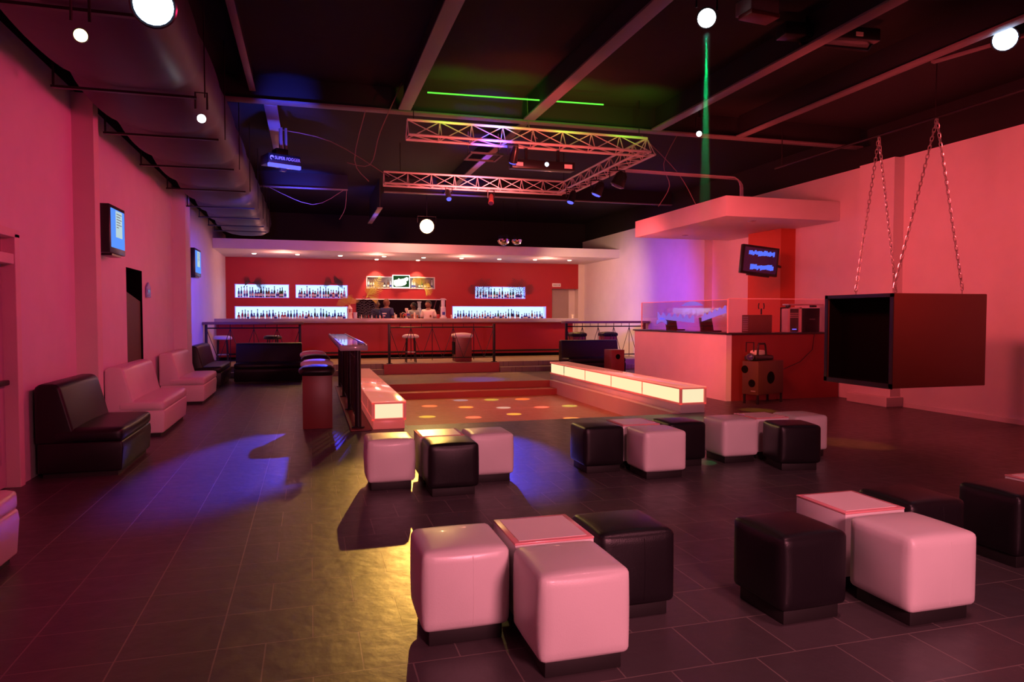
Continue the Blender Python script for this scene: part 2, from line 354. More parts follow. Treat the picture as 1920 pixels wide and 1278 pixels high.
# back wall with lit niches
YB = 26.2
NI = {'upper left': (-2.51, -.70, 2.32, 2.80), 'upper middle': (-.48, 1.34, 2.32, 2.80), 'lower left': (-2.52, 1.33, 1.50, 2.02),
      'upper right': (6.11, 8.13, 2.35, 2.81), 'lower right': (5.22, 8.99, 1.50, 2.05)}
wb = holes('y', YB, YB+.4, -2.8, 10.35, .4, 3.76, [*NI.values(), (2.02, 4.54, 2.71, 3.13), (9.24, 10.35, .4, 2.76)])
struct(wb, 'wall_back', 'red')
struct(MB().box((9.1, YB+.38, .4), (10.7, YB+.5, 2.9)).box((10.35, YB, .4), (10.7, YB+.4, 3.76)), 'wall_back_right', 'tan')
struct(MB().box((9.27, YB+.33, .4), (10.06, YB+.378, 2.72)).box((9.9, YB+.30, 1.45), (9.98, YB+.335, 1.48)), 'door_3', 'doorgrey', 'taupe door in the recess right of the bar')
struct(MB().box((-3, 26.61, 0), (11, 26.8, 5.45)), 'wall_back_upper', 'dark')
struct(MB().box((-2.8, 22.9, 3.74), (XR, 26.6, 4.04)), 'ceiling_bar', 'wall', 'white soffit over the bar')
struct(MB().box((-3.4, -3, 5.4), (11.2, 26.8, 5.5)), 'ceiling', 'dark')
# ================================================================== ceiling steel
def beam(p0, p1, z, label, group=None, w=.2):
    """I-beam: pale lower flange, dark web"""
    p0, p1 = Vector((*p0, 0)), Vector((*p1, 0)); d = p1-p0; L = d.length; a = math.atan2(d.y, d.x)
    o = empty('ceiling_beam', (p0.x, p0.y, z), a, label, 'beam', group)
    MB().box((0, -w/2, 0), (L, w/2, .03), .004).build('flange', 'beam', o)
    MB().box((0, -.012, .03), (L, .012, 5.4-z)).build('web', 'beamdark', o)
beam((-2.7, 11.62), (10.5, 11.5), 5.0, 'long pale steel beam crossing the ceiling just in front of the truss')
beam((-1.3, 19.15), (1.0, 19.1), 5.0, 'short blue-lit steel beam between duct and bar', w=.12)
beam((1.95, 19.1), (10.5, 19.0), 5.0, 'long thin beam crossing the ceiling before the bar soffit', w=.12)
beam((1.5, 0), (1.5, 11.4), 5.0, 'ceiling beam running away left of centre towards the green light line')
beam((3.6, 0), (3.6, 11.4), 5.0, 'ceiling beam running away through the green light line')
beam((5.98, 0), (5.98, 11.4), 5.0, 'ceiling beam right of the white spotlight', w=.18)
beam((7.7, 0), (7.7, 11.4), 5.0, 'ceiling beam under the right blue spotlight', w=.16)
beam((-.56, 11.75), (-.56, 15.3), 5.0, 'short blue-lit beam holding up the fog machine')
beam((3.6, 11.7), (3.6, 18.9), 5.0, 'blue-lit beam seen through the truss', w=.14)
beam((1.86, 19.3), (1.86, 22.6), 4.6, 'slanting blue-lit beam left of the golden spotlight', w=.14)
beam((-.8, 7.4), (-.8, 11.4), 5.1, 'dim ceiling beam nearest the duct', w=.09)
beam((9.3, 3.0), (8.0, 7.5), 5.05, 'thin diagonal ceiling bar near the right spotlight', w=.08)
pp = empty('ceiling_pipe', (8.4, 0, 0), 0, 'thin dark pipe carrying the hanging box chains', 'pipe')
MB().tube([(0, 4.2, 4.45), (0, 11.3, 4.45)], .02).build('pipe_run', 'metal', pp)
for y in (4.4, 7.8, 11.1): MB().tube([(0, y, 4.45), (0, y, 5.4)], .008).build('drop_rod', 'metal', pp)
# conduits over the booth
for k in range(3):
    y = 12.9+k*.09; xx = 8.75+k*.09
    pts = [(5.9, y, 4.62), (xx-.2, y, 4.6)]+[(xx-.2+.2*math.sin(t), y, 4.4+.2*math.cos(t)) for t in (0.3, .7, 1.1, 1.5)]+[(xx, y, 4.05)]
    o = MB().tube(pts, .018, 6).build('conduit', 'steel')
    tag(o, ['bent metal conduit nearest, dropping onto the booth canopy', 'middle one of three bent conduits above the booth canopy', 'rear bent conduit dropping onto the booth canopy'][k], 'conduit', 'bent conduits above the booth canopy')
cab = [((.9, 11.6, 5.01), (.75, 12.1, 4.3), (1.0, 12.3, 4.0)), ((1.45, 11.3, 5.4), (1.1, 11.3, 4.6), (.95, 11.4, 4.1), (.6, 11.6, 4.15)), ((3.6, 11.5, 5.4), (3.62, 11.45, 4.9), (3.75, 11.4, 4.7)),
       ((-.56, 13.2, 5.01), (.4, 13.4, 4.9), (1.4, 12.8, 4.2)), ((7.3, 13, 5.4), (7.0, 13, 4.8), (7.25, 13.2, 4.4), (7.1, 13.4, 4.0)), ((6.6, 13.2, 5.4), (7.5, 13.3, 4.7), (8.0, 13.4, 4.06)),
       ((-1.0, 19.15, 5.01), (.1, 19.15, 4.6), (.9, 19.1, 5.01)), ((.97, 19.1, 5.01), (.95, 19.5, 4.6), (.8, 19.6, 4.3))]
CL = ['grey cable dangling left of the truss', 'red cable looping from the truss left end', 'cable bundle hanging by the green light line', 'long slack wire from the fog machine towards the truss', 'curly wire hanging above the booth canopy left edge', 'straight wire slanting onto the booth canopy', 'slack wire drooping below the short blue beam', 'loose wire end left of the slanting beam']
for pts, lb in zip(cab, CL):
    ps = [Vector(p) for p in pts]; out = []
    for i in range(len(ps)-1):
        p0 = ps[max(i-1, 0)]; p1 = ps[i]; p2 = ps[i+1]; p3 = ps[min(i+2, len(ps)-1)]
        for t in (0, .25, .5, .75):
            out.append(.5*((2*p1)+(p2-p0)*t+(2*p0-5*p1+4*p2-p3)*t*t+(3*p1-p0-3*p2+p3)*t**3))
    out.append(ps[-1]); tag(MB().tube(out, .008, 5).build('hanging_cable', 'wire'), lb, 'cable')
# duct
du = empty('air_duct', (-1.75, 2, 4.1), 0, 'large dark purple fabric-wrapped air duct hanging along the left wall', 'duct')
mb = MB(); prof_n = 13; rows = []; Y0, Y1 = 0.0, 20.35; ny = 110
seams = [0, 2.1, 4.2, 6.3, 8.2, 10.2, 12.3, 14.5, 16.2, 17.8, 19.0, 20.35]
for i in range(ny+1):
    y = Y0+(Y1-Y0)*i/ny
    k = max(j for j in range(len(seams)) if seams[j] <= y+1e-6); k = min(k, len(seams)-2)
    t = (y-seams[k])/(seams[k+1]-seams[k]); sag = .07*math.sin(PI*t)**.6 if 0 < t < 1 else 0
    row = []
    poly = [(-.62, .62), (-.66, .3), (-.6, .1), (-.4, .02), (-.15, -.02), (.15, -.02), (.4, .0), (.58, .1), (.66, .3), (.62, .62)]
    for (x, z) in poly:
        zz = z-(sag if z < .15 else 0); xx = x*(1+.05*(sag/.07)); row.append(mb.bm.verts.new((xx, y, zz+.02)))
    rows.append(row)
for A, B in zip(rows, rows[1:]):
    n = len(A)
    for k in range(n): mb.bm.faces.new((A[k], A[(k+1) % n], B[(k+1) % n], B[k]))
mb.bm.faces.new(rows[0]); mb.bm.faces.new(rows[-1][::-1]); mb.build('duct_body', 'duct', du, 50)
for s in seams[1:-1]:
    MB().box((-.78, s-.025, -.06), (.6, s+.025, -.035)).box((-.77, s-.01, -.04), (-.75, s+.01, .95)).build('hanger_bar', 'metal', du)
    MB().tube([(.68, s, -.04), (.68, s, 1.28)], .007).build('drop_rod', 'metal', du)
# ================================================================== truss
tr = empty('lighting_truss', (1.5, 11.1, 4.5), 0, 'pinkish aluminium triangular box truss hanging in three runs above the dance floor', 'truss')
def seg(p0, p1, name='truss_run'):
    p0, p1 = Vector(p0), Vector(p1); d = (p1-p0); L = d.length; d.normalize(); side = Vector((-d.y, d.x, 0)); up = Vector((0, 0, .27))
    ch = MB()
    for off in (side*.16, -side*.16, up): ch.tube([p0+off, p1+off], .023, 8)
    run = ch.build(name, 'truss', tr)
    br = MB(); n = max(3, round(L/.5)); q = [p0+d*(L*i/n) for i in range(n+1)]
    for i in range(n+1):
        br.tube([q[i]+side*.16, q[i]+up], .009, 5); br.tube([q[i]-side*.16, q[i]+up], .009, 5); br.tube([q[i]+side*.16, q[i]-side*.16], .009, 5)
        if i < n:
            br.tube([q[i]+side*.16, q[i+1]+up], .009, 5); br.tube([q[i]+up, q[i+1]-side*.16], .009, 5); br.tube([q[i]-side*.16, q[i+1]+side*.16], .009, 5)
    br.build('lattice', 'truss', run)
seg((0, 0, 0), (4.15, 0, 0)); seg((4.15, 0, 0), (4.15, 4.1, 0)); seg((4.15, 4.1, 0), (.05, 4.1, 0))
for x, y in ((.1, 0), (4.0, 0), (4.1, 4.0), (.4, 4.1)): MB().tube([(x, y, .27), (x, y, .9)], .008, 5).build('hanging_wire', 'metal', tr)
# ================================================================== lamps
def par(loc, aim, lens, label, r=.09, rod=5.4, body='gloss', cat='spotlight', group=None, name='spotlight'):
    loc = Vector(loc); o = empty(name, loc, 0, label, cat, group)
    q = (Vector(aim)-loc).to_track_quat('-Z', 'Y').to_euler()
    MB().lathe([(r*.55, .26), (r*.9, .2), (r, .05), (r*1.08, 0), (r*1.0, -.01)], n=20, rot=q).build('can', body, o)
    e = MB().lathe([(r*.9, -.012), (r*.8, -.03), (r*.3, -.04)], n=20, rot=q).build('lens', lens, o)
    MB().tube([(-r*1.2, 0, .1), (-r*1.2, 0, .28), (r*1.2, 0, .28), (r*1.2, 0, .1)], .012, 6).build('yoke', 'metal', o)
    if rod > loc.z+.28: MB().tube([(0, 0, .28), (0, 0, rod-loc.z)], .012, 6).build('drop_pole', 'metal', o)
    return o
par((-.94, 5.0, 3.68), (0, 0, 1.7), 'lampblue', 'brilliant blue-white spotlight at the top left corner of the view', .13)
par((4.35, 7.1, 5.06), (0, 0, 1.7), 'lamp', 'bright white spotlight at the top, right of centre', .11, 5.4)
par((8.02, 6.5, 5.0), (0, 0, 1.7), 'lampblue', 'brilliant blue-white spotlight in the top right corner of the view', .14, 5.4)
par((3.25, 20.0, 4.25), (0, 0, 1.7), 'lampgold', 'golden spotlight shining over the bar soffit', .22, 5.4)
par((-1.12, 8.4, 3.86), (0, 0, 1.7), 'lamp', 'small white spotlight hanging under the duct', .05, 4.0)
par((-1.6, 5.9, 3.76), (0, 0, 1.7), 'lampgold', 'small warm lamp under the duct near the left wall', .05, 4.0)
par((6.55, 10.9, 4.86), (0, 0, 1.7), 'lamp', 'small white spotlight on the crossing beam right of the green line', .05, 5.4)
GR = 'stage lights clamped to the truss'
par((3.2, 11.0, 4.2), (3.0, 14, -.3), 'ledblue', 'small black stage light on the front truss run, left of the laser bar', .07, 4.5, group=GR)
par((5.6, 12.2, 4.15), (4, 13, 0), 'scrdark', 'big black stage light on the right truss run, nearest the corner', .13, 4.5, group=GR)
par((5.6, 13.2, 4.15), (4, 14, 0), 'ledblue', 'black stage light with blue lens on the right truss run', .1, 4.5, group=GR)
par((5.5, 14.4, 4.18), (4, 14, 0), 'ledblue', 'black stage light at the far corner of the truss', .08, 4.5, group=GR)
par((2.95, 15.15, 4.25), (3, 12, 0), 'ledblue', 'small stage light with blue lens on the back truss run', .06, 4.5, group=GR)
par((3.9, 15.15, 4.2), (3, 12, 0), 'scrdark', 'small reddish stage light hanging from the back truss run', .06, 4.5, group=GR, body='maroon')
lb = empty('laser_bar', (3.75, 11.15, 4.12), 0, 'black laser bar with blue light and white labels under the front truss run', 'laser')
MB().box((-.55, -.1, 0), (.55, .1, .14), .01).build('housing', 'gloss', lb)
MB().lathe([(.035, 0), (.03, -.015), (.01, -.02)], loc=(.05, -.1, .08), rot=(PI/2, 0, 0)).build('lens', 'lampblue', lb)
MB().box((-.48, -.104, .03), (-.36, -.1, .09)).build('sticker', 'paper', lb); MB().box((.36, -.104, .03), (.5, -.1, .1)).build('sticker', 'paper', lb)
MB().box((-.3, -.03, .14), (-.26, .03, .34)).box((.26, -.03, .14), (.3, .03, .34)).build('clamp', 'metal', lb)
fk = empty('square_bracket', (3.05, 12.4, 4.55), 0, 'flat blue-lit square frame hanging behind the front truss run', 'bracket')
MB().box((-.3, -.3, 0), (.3, -.26, .03)).box((-.3, .26, 0), (.3, .3, .03)).box((-.3, -.26, 0), (-.26, .26, .03)).box((.26, -.26, 0), (.3, .26, .03)).tube([(-.28, 0, .03), (-.28, 0, .45)], .01).tube([(.28, 0, .03), (.28, 0, .45)], .01).build('frame', 'beam', fk)
tag(MB().tube([(1.79, 10.9, 5.155), (4.68, 10.75, 5.165)], .011, 6).build('laser_line', 'laser'), 'green laser line on the black ceiling, shaped as a thin glowing tube', 'light')  # laser light on the ceiling, put into shape as a glowing tube
# fog machine with its lettering
fm = empty('fog_machine', (-.46, 13.1, 4.34), .42, 'black fog machine with white lettering hanging from the short blue beam', 'fog machine')
MB().box((-.34, -.2, 0), (.34, .25, .17), .015).build('housing', 'gloss', fm)
MB().box((-.34, -.22, -.06), (.34, -.14, 0), .005).build('front_strip', 'ledblue', fm)
MB().box((-.12, -.06, .17), (.14, .2, .3), .02).build('tank', 'gloss', fm)
MB().box((-.02, 0, .3), (.04, .05, .68)).box((.1, 0, .17), (.14, .05, .68)).build('bracket', 'beam', fm)
MB().box((-.05, -.1, -.1), (.08, 0, 0), .01).build('nozzle', 'gloss', fm)
def text(s, size, m, parent, loc, rot, name='lettering', ext=.002):
    c = bpy.data.curves.new('t', 'FONT'); c.body = s; c.size = size; c.extrude = ext; c.align_x = 'CENTER'; c.align_y = 'CENTER'
    t = bpy.data.objects.new('t', c); COL.objects.link(t); dg = bpy.context.evaluated_depsgraph_get(); dg.update()
    me = bpy.data.meshes.new_from_object(t.evaluated_get(dg)); bpy.data.objects.remove(t); me.name = name; me.materials.clear(); me.materials.append(M[m])
    o = bpy.data.objects.new(name, me); COL.objects.link(o); o.parent = parent; o.location = loc; o.rotation_euler = rot; return o
text('SUPER FOGGER', .078, 'label', fm, (.06, -.204, .095), (PI/2, 0, 0))
MB().tube([(-.27+.035*math.cos(t*.5), -.205, .09+.035*math.sin(t*.5)) for t in range(10)], .006, 5).box((-.3, -.207, .1), (-.24, -.2, .108)).build('emblem', 'label', fm)
fm.scale = (.85, .85, 1)
# boxy fixtures by the ceiling at the top
fb = empty('flood_light', (4.95, 7.0, 5.12), .1, 'pale grey box floodlight beside the white spotlight', 'floodlight')
MB().box((-.2, -.12, 0), (.2, .15, .16), .01).build('housing', 'grey', fb); MB().box((-.2, -.13, -.05), (.2, .1, 0), .01).build('front_glass', 'maroon', fb); MB().tube([(0, 0, .16), (0, 0, .28)], .015).build('bracket', 'metal', fb)
fb = empty('moving_head_bar', (6.25, 7.4, 5.12), -.1, 'long black fixture bar with small white sticker under the ceiling, top right', 'light fixture')
MB().box((-.65, -.12, 0), (.65, .12, .16), .02).build('housing', 'gloss', fb); MB().box((.3, -.126, .04), (.4, -.12, .09)).build('sticker', 'paper', fb); MB().tube([(-.4, 0, -.05), (.55, 0, -.08), (.62, 0, .02)], .02).build('handle', 'metal', fb); MB().tube([(-.3, 0, .16), (-.3, 0, .28)], .015).build('bracket', 'metal', fb)
# mirror balls over the soffit
for (x, y, r, lb_) in ((6.05, 21.9, .2, 'left one of the two mirror balls above the bar soffit'), (6.5, 21.9, .17, 'right one of the two mirror balls above the bar soffit')):
    b = empty('mirror_ball', (x, y, 4.16), 0, lb_, 'mirror ball', 'mirror balls above the bar'); m_ = MB(); bmesh.ops.create_uvsphere(m_.bm, u_segments=22, v_segments=14, radius=r); m_.build('ball', 'mirror', b, False)
    MB().tube([(0, 0, r), (0, 0, 5.4-4.16)], .005, 5).build('string', 'metal', b)
# ================================================================== bar
br = empty('bar_counter', (3.15, 23.3, .3), 0, 'long red-fronted bar counter with a grey stone top', 'bar')
MB().box((-5.93, 0, 0), (5.85, .1, 1.17)).box((5.75, .1, 0), (5.85, .5, 1.17)).build('front_panel', 'red', br)
MB().box((-5.95, -.3, 1.165), (5.95, .42, 1.30), .008).build('counter_top', 'counter', br)
fr_ = MB().tube([(-5.85, -.22, .2), (5.8, -.22, .2)], .03)
for i in range(9): fr_.tube([(-5.4+i*1.37, -.22, .2), (-5.4+i*1.37, 0, .2)], .015)
fr_.build('foot_rail', 'metal', br)
MB().box((-5.93, -.03, 0), (5.85, 0, .1)).build('kick_board', 'matte', br)
# display niches
def bottle_proto(kind, m):
    P = {0: [(.036, 0), (.038, .01), (.038, .17), (.03, .21), (.014, .235), (.013, .29)],
         1: [(.03, 0), (.033, .01), (.033, .13), (.033, .19), (.012, .25), (.012, .33)],
         2: [(.045, 0), (.048, .02), (.05, .1), (.04, .15), (.015, .18), (.014, .22)],
         3: [(.04, 0), (.042, .01), (.042, .14), (.02, .165), (.018, .2)]}[kind]
    o = MB().lathe(P, n=10).build('bottle', m); r, h = P[1][0]+.002, P[-1][1]
    MB().lathe([(P[-1][0]+.004, h-.004), (P[-1][0]+.004, h+.03)], n=8).build('cap', 'cap', o)
    MB().lathe([(P[2][0]+.002, .04), (P[2][0]+.002, .115)], n=10).build('paper_label', 'label' if m != 'clear' else 'bluegl', o)
    return o
PR = []
MN = {'bluegl': 'blue', 'amber': 'amber', 'green': 'green', 'clear': 'clear', 'darkb': 'dark', 'redb': 'red'}
for m in MN:
    for k in range(4):
        PR.append((m, k, bottle_proto(k, m)))
index(); USED = set()
SH = ['round-shouldered', 'tall slim', 'squat', 'short-necked']
def bottle(i, loc, label, group, sc=1.0):
    m, k, o = PR[i]
    if i in USED: c = copy_tree(o)
    else: c = o; USED.add(i)
    c.location = loc; c.rotation_euler = (0, 0, random.random()*6); c.scale = (sc, sc, sc)
    tag(c, label, 'bottle', group)
ORD = ['first', 'second', 'third', 'fourth', 'fifth', 'sixth', 'seventh', 'eighth', 'ninth', 'tenth', 'eleventh', 'twelfth', 'thirteenth', 'fourteenth', 'fifteenth', 'sixteenth', 'seventeenth', 'eighteenth', 'nineteenth', 'twentieth']
def ordn(i):
    if i < 20: return ORD[i]
    if i == 29: return 'thirtieth'
    return ('twenty-' if i < 29 else 'thirty-')+ORD[i % 10]
for nm, (a, b, c, d) in NI.items():
    o = empty('display_niche', ((a+b)/2, YB, c), 0, f'{nm} blue-lit bottle niche in the red back wall', 'display niche', 'lit bottle niches'); W = (b-a)/2-.002; H = d-c
    MB().box((-W, .3, 0), (W, .31, H)).build('light_panel', 'niche', o)
    MB().box((-W, -.01, -.0), (W, .3, .018)).box((-W, 0, H-.015), (W, .3, H)).box((-W, 0, 0), (-W+.015, .3, H)).box((W-.015, 0, 0), (W, .3, H)).build('liner', 'nicheside', o)
    n = {'upper left': 18, 'upper middle': 18, 'lower left': 36, 'upper right': 17, 'lower right': 34}[nm]
    for i in range(n):
        x = a+.1+(b-a-.2)*(i+random.uniform(-.15, .15)+.3)/(n-.4); x = min(max(x, a+.08), b-.08)
        j = random.choice([0, 1, 2, 3, 0, 1, 12, 13, 14, 15, 16, 17, 19, 4, 8, 20, 22]); m, k, _ = PR[j]
        bottle(j, (x, YB+.08+random.uniform(0, .03), c+.018), f'{SH[k]} {MN[m]} bottle, {ordn(i)} from the left in the {nm} lit niche', f'bottles in the {nm} niche', random.uniform(1.0, 1.22))
# centre shelf with sign
o = empty('centre_shelf', (3.28, YB, 2.71), 0, 'open pale-framed shelf niche with green lit sign in its middle', 'shelf')
MB().box((-1.25, .3, 0), (1.25, .31, .42)).build('back_panel', 'grey', o)
MB().box((-1.27, -.02, -.02), (1.27, .3, .015)).box((-1.27, -.02, .4), (1.27, .3, .43)).box((-1.27, -.02, 0), (-1.24, .3, .42)).box((1.24, -.02, 0), (1.27, .3, .42)).build('shelf_frame', 'tabwhite', o)
sg = empty('light_sign', (3.28, YB-.03, 2.73), 0, 'square dark green sign with glowing white shape in the centre of the shelf', 'sign')
MB().box((-.32, -.03, 0), (.32, .1, .47), .005).build('frame', 'signwhite', sg)
MB().box((-.295, -.04, .02), (.295, -.03, .445)).build('face', 'greendark', sg)
bl = [(-.27, .1), (-.2, .05), (.0, .06), (.14, .1), (.2, .17), (.17, .23), (.25, .27), (.26, .37), (.2, .39), (.08, .33), (-.05, .31), (-.09, .35), (-.13, .30), (-.27, .27)]
MB().prism(bl, 'y', -.052, -.04).build('glowing_shape', 'signwhite', sg)
for i, x in enumerate((2.1, 2.19, 2.28, 2.68, 2.82, 2.9)):
    bottle([13, 15, 14, 19, 4, 12][i], (x, YB+.1, 2.725), f'{ordn(i)} bottle from the left on the centre shelf, left of the green sign', 'bottles on the centre shelf', .95)
for i, x in enumerate((3.72, 3.8, 3.98, 4.07, 4.2, 4.33, 4.45)):
    bottle([13, 12, 8, 9, 10, 6, 13][i], (x, YB+.1, 2.725), f'{ordn(i)} bottle from the green sign on the right half of the centre shelf', 'bottles on the centre shelf', .95)
for m, k, o in PR:
    if PR.index((m, k, o)) not in USED:
        for ch in KIDS.get(o.name, []): bpy.data.objects.remove(ch)
        bpy.data.objects.remove(o)
mi = empty('bar_mirror', (3.3, YB-.005, 1.5), 0, 'wide mirror with pale top trim behind the bartenders', 'mirror')
MB().box((-1.66, -.02, 0), (1.66, 0, .78)).build('mirror_glass', 'mirror', mi); MB().box((-1.68, -.06, .78), (1.68, 0, .81)).build('top_trim', 'tabwhite', mi)
sgn = empty('wall_sign', (9.42, YB-.02, 2.83), 0, 'small white sign on red wall above the taupe door', 'sign'); MB().box((-.18, 0, 0), (.18, .015, .14), .004).build('plate', 'paper', sgn)
MB().box((-.13, -.004, .04), (-.08, 0, .1)).box((-.05, -.004, .04), (0, 0, .1)).box((.04, -.004, .04), (.07, 0, .1)).box((.1, -.004, .04), (.14, 0, .1)).build('marks', 'grey', sgn)
# soffit downlights
DL = [(-1.73, 24.4), (-.37, 24.4), (1.02, 24.5), (2.48, 24.4), (3.86, 24.5), (5.2, 24.4), (6.59, 24.4), (7.91, 24.3), (9.21, 24.2), (2.35, 25.75), (3.85, 25.75)]
for i, (x, y) in enumerate(DL):
    lbx = f'{ordn(i)} recessed downlight from the left in the front row of the bar soffit' if i < 9 else ['rear downlight above the left half of the centre shelf', 'rear downlight above the green sign, brightest'][i-9]
    o = empty('downlight', (x, y, 3.74), 0, lbx, 'downlight', 'downlights in the bar soffit')
    MB().lathe([(.085, -.012), (.09, 0)], n=16).build('ring', 'tabwhite', o); MB().lathe([(.0, -.034), (.06, -.03), (.07, -.012)], n=16).build('lens', 'down', o)
    if i < 9: lamp('SPOT', (x, y, 3.68), 22, WARM if i not in (0, 1) else (1, .5, .6), (x, y, 0), 120, .8, .05)
    else: lamp('SPOT', (x, y, 3.68), 150, WARM, (x, YB+.15, 2.2), 62, .5, .04)
lamp('SPOT', (3.0, 24.9, 3.66), 60, WARM, (3.1, 24.3, 1.6), 100, .8, .08)
for x in (0.0, 3.2, 6.4, 9.0): lamp('SPOT', (x, 22.7, 3.6), 190, (1, .50, .14), (x, 21.6, .3), 100, .9, .1)  # added warm spots for the platform front, no downlights here
# palms
def palm(loc, fr, m, label, name='palm_fronds', pot=None, H=0):
    o = empty(name, loc, 0, label, 'plant')
    for (dx, dy, dz, bend) in fr:
        mb = MB(); tip = Vector((dx, dy, dz)); n = 11; base = Vector((0, 0, H)); prev = None; spine = []
        for i in range(n+1):
            t = i/n; p = base+tip*t+Vector((0, 0, -bend*t*t)); spine.append(p)
        mb.tube(spine, [.008*(1-.7*i/n) for i in range(n+1)], 5)
        for i in range(3, n+1, 1):
            t = (spine[i]-spine[i-1]).normalized(); side = t.cross(Vector((0, 1, .2))).normalized(); L = .27*math.sin(PI*min(1, i/n*.9+.08))+.03
            for sg_ in (-1, 1):
                a = spine[i]; e = a+side*sg_*L*.8+t*L*.55+Vector((0, -.03, -.03)); w_ = t*.0075
                mb.bm.faces.new([mb.bm.verts.new(q) for q in (a-w_, a+w_, a+(e-a)*.55+w_*1.1, e, a+(e-a)*.5-w_*1.1)])
        mb.build('frond', m, o, False)
    if pot: MB().lathe(pot, n=14).build('pot', 'terra', o)
    return o
palm((1.93, 24.75, .4), [(-.28, 0, 1.05, .1), (.1, 0, 1.1, .1), (.3, .05, 1.0, .2), (-.12, .1, 1.15, .05)], 'palmshade', 'dark potted palm behind the bar, left of the man in blue', 'potted_palm', [(.12, 0), (.16, .5), (.17, .52), (.05, .52)], .85)
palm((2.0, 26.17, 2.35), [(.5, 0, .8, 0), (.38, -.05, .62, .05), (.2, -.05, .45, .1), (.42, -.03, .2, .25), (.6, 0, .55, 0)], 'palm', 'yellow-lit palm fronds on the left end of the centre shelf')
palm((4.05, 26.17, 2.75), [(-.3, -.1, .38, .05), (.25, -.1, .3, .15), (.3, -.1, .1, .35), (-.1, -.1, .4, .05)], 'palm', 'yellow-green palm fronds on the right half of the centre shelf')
palm((-1.95, 26.17, 2.85), [(.3, -.05, .08, .08), (.45, -.05, .02, .15), (-.2, -.05, .12, .1)], 'palmshade', 'palm frond shadow, built as dark leaves, above the upper left niche')
palm((.85, 26.17, 2.85), [(.3, -.05, .1, .08), (-.3, -.05, .12, .05), (.15, -.05, .16, .0)], 'palmshade', 'palm frond shadow, built as dark leaves, above the upper middle niche')
palm((6.15, 26.17, 2.4), [(.5, -.04, .75, .05), (.2, -.04, .7, 0), (-.2, -.04, .45, 0), (.6, -.04, .55, .1)], 'palmshade', 'fan-like palm shadow, built as dark leaves, round the left end of the upper right niche')
palm((8.1, 26.17, 2.4), [(-.5, -.04, .78, .05), (-.15, -.04, .7, 0), (.25, -.04, .5, 0), (-.7, -.04, .6, .1)], 'palmshade', 'fan-like palm shadow, built as dark leaves, round the right end of the upper right niche')
palm((1.25, 23.3, 2.01), [(-.32, 0, .22, .02), (-.12, 0, .3, 0), (.1, 0, .25, 0)], 'palm', 'small spray of leaves in the cream lantern on the bar')
# things on the counter
ln = empty('lantern', (1.25, 23.3, 1.6), 0, 'cream ceramic lantern on the bar counter', 'lantern')
MB().lathe([(.09, 0), (.085, .03), (.07, .16), (.075, .17), (.09, .18), (.08, .19)], n=14).lathe([(.085, .31), (.08, .34), (.04, .39), (.02, .42), (.0, .43)], n=14).build('body', 'cream', ln)
pl = MB()
for k in range(6): pl.tube([(.07*math.cos(k*PI/3), .07*math.sin(k*PI/3), .18), (.07*math.cos(k*PI/3), .07*math.sin(k*PI/3), .32)], .01, 6)
pl.build('pillars', 'cream', ln)
bk = MB().lathe([(.05, 0), (.065, .2)], n=12).build('plastic_beaker', 'clear'); bk.location = (1.43, 23.35, 1.6); tag(bk, 'pale plastic beaker on the bar right of the lantern', 'beaker')
def cup(x, y, lab, m='paper', h=.13, r=.04):
    o = MB().lathe([(r*.75, 0), (r, h), (r*.9, h-.004)], n=12).build('paper_cup', m); o.location = (x, y, 1.6); tag(o, lab, 'cup')
cup(2.72, 23.2, 'tall white cup on the bar in front of the man in blue'); cup(4.62, 23.3, 'white cup on the bar right of the clear drinks tower', h=.12); cup(9.0, 23.3, 'lone cream cup near the right end of the bar', 'cream', .13)
for i, x in enumerate((1.62, 1.74, 1.85, 1.96, 2.1, 2.22, 2.33)):
    o = MB().lathe([(.015, 0), (.02, .04+.02*(i % 3)), (.008, .09), (.008, .12)], n=8).build('small_bottle', ['cream', 'amber', 'redb', 'clear', 'amber', 'cream', 'redb'][i]); o.location = (x, 23.25+.04*(i % 2), 1.6)
    tag(o, f'{ordn(i)} tiny bottle from the lantern along the left bar top', 'bottle', 'tiny bottles on the left bar top')
tp = empty('beer_tap', (3.1, 23.35, 1.6), 0, 'beer tap tower with pale handle and blue-red badge on the bar', 'beer tap')
MB().lathe([(.06, 0), (.045, .02), (.035, .16), (.04, .18)], n=14).build('column', 'steel', tp)
MB().box((-.11, -.05, .08), (.11, .0, .17), .02).build('badge', 'redb', tp); MB().box((.0, -.055, .09), (.1, -.05, .16)).build('badge_blue', 'bluegl', tp)
MB().lathe([(.015, .18), (.02, .22), (.055, .27), (.055, .33), (.02, .34)], n=12).build('handle', 'cream', tp); MB().tube([(-.02, -.04, .16), (-.14, -.08, .2), (-.2, -.08, .12)], .014).build('spout', 'steel', tp)
for i, (x, s) in enumerate(((2.9, .17), (2.98, .12), (3.28, .13), (3.36, .19), (3.45, .1))):
    o = MB().lathe([(.03, 0), (.022, s*.5), (.036, s*.75), (.03, s), (.01, s+.01)], n=12).build('glass_cluster', ['terra', 'amber', 'terra', 'cream', 'amber'][i]); o.location = (x, 23.28, 1.6); o.name = 'goblet'
    tag(o, f'{ordn(i)} small goblet from the left beside the beer tap', 'goblet', 'goblets beside the beer tap')
dt = empty('drinks_tower', (4.36, 23.5, 1.6), 0, 'tall clear drinks tower with blue emblem on the bar right of the man in white', 'drinks tower')
MB().lathe([(.13, 0), (.13, .04), (.09, .06), (.085, .38), (.06, .4)], n=16).build('lower_jug', 'clear', dt); MB().lathe([(.06, .4), (.065, .62), (.09, .64), (.09, .67), (.02, .68)], n=16).build('tube', 'clear', dt)
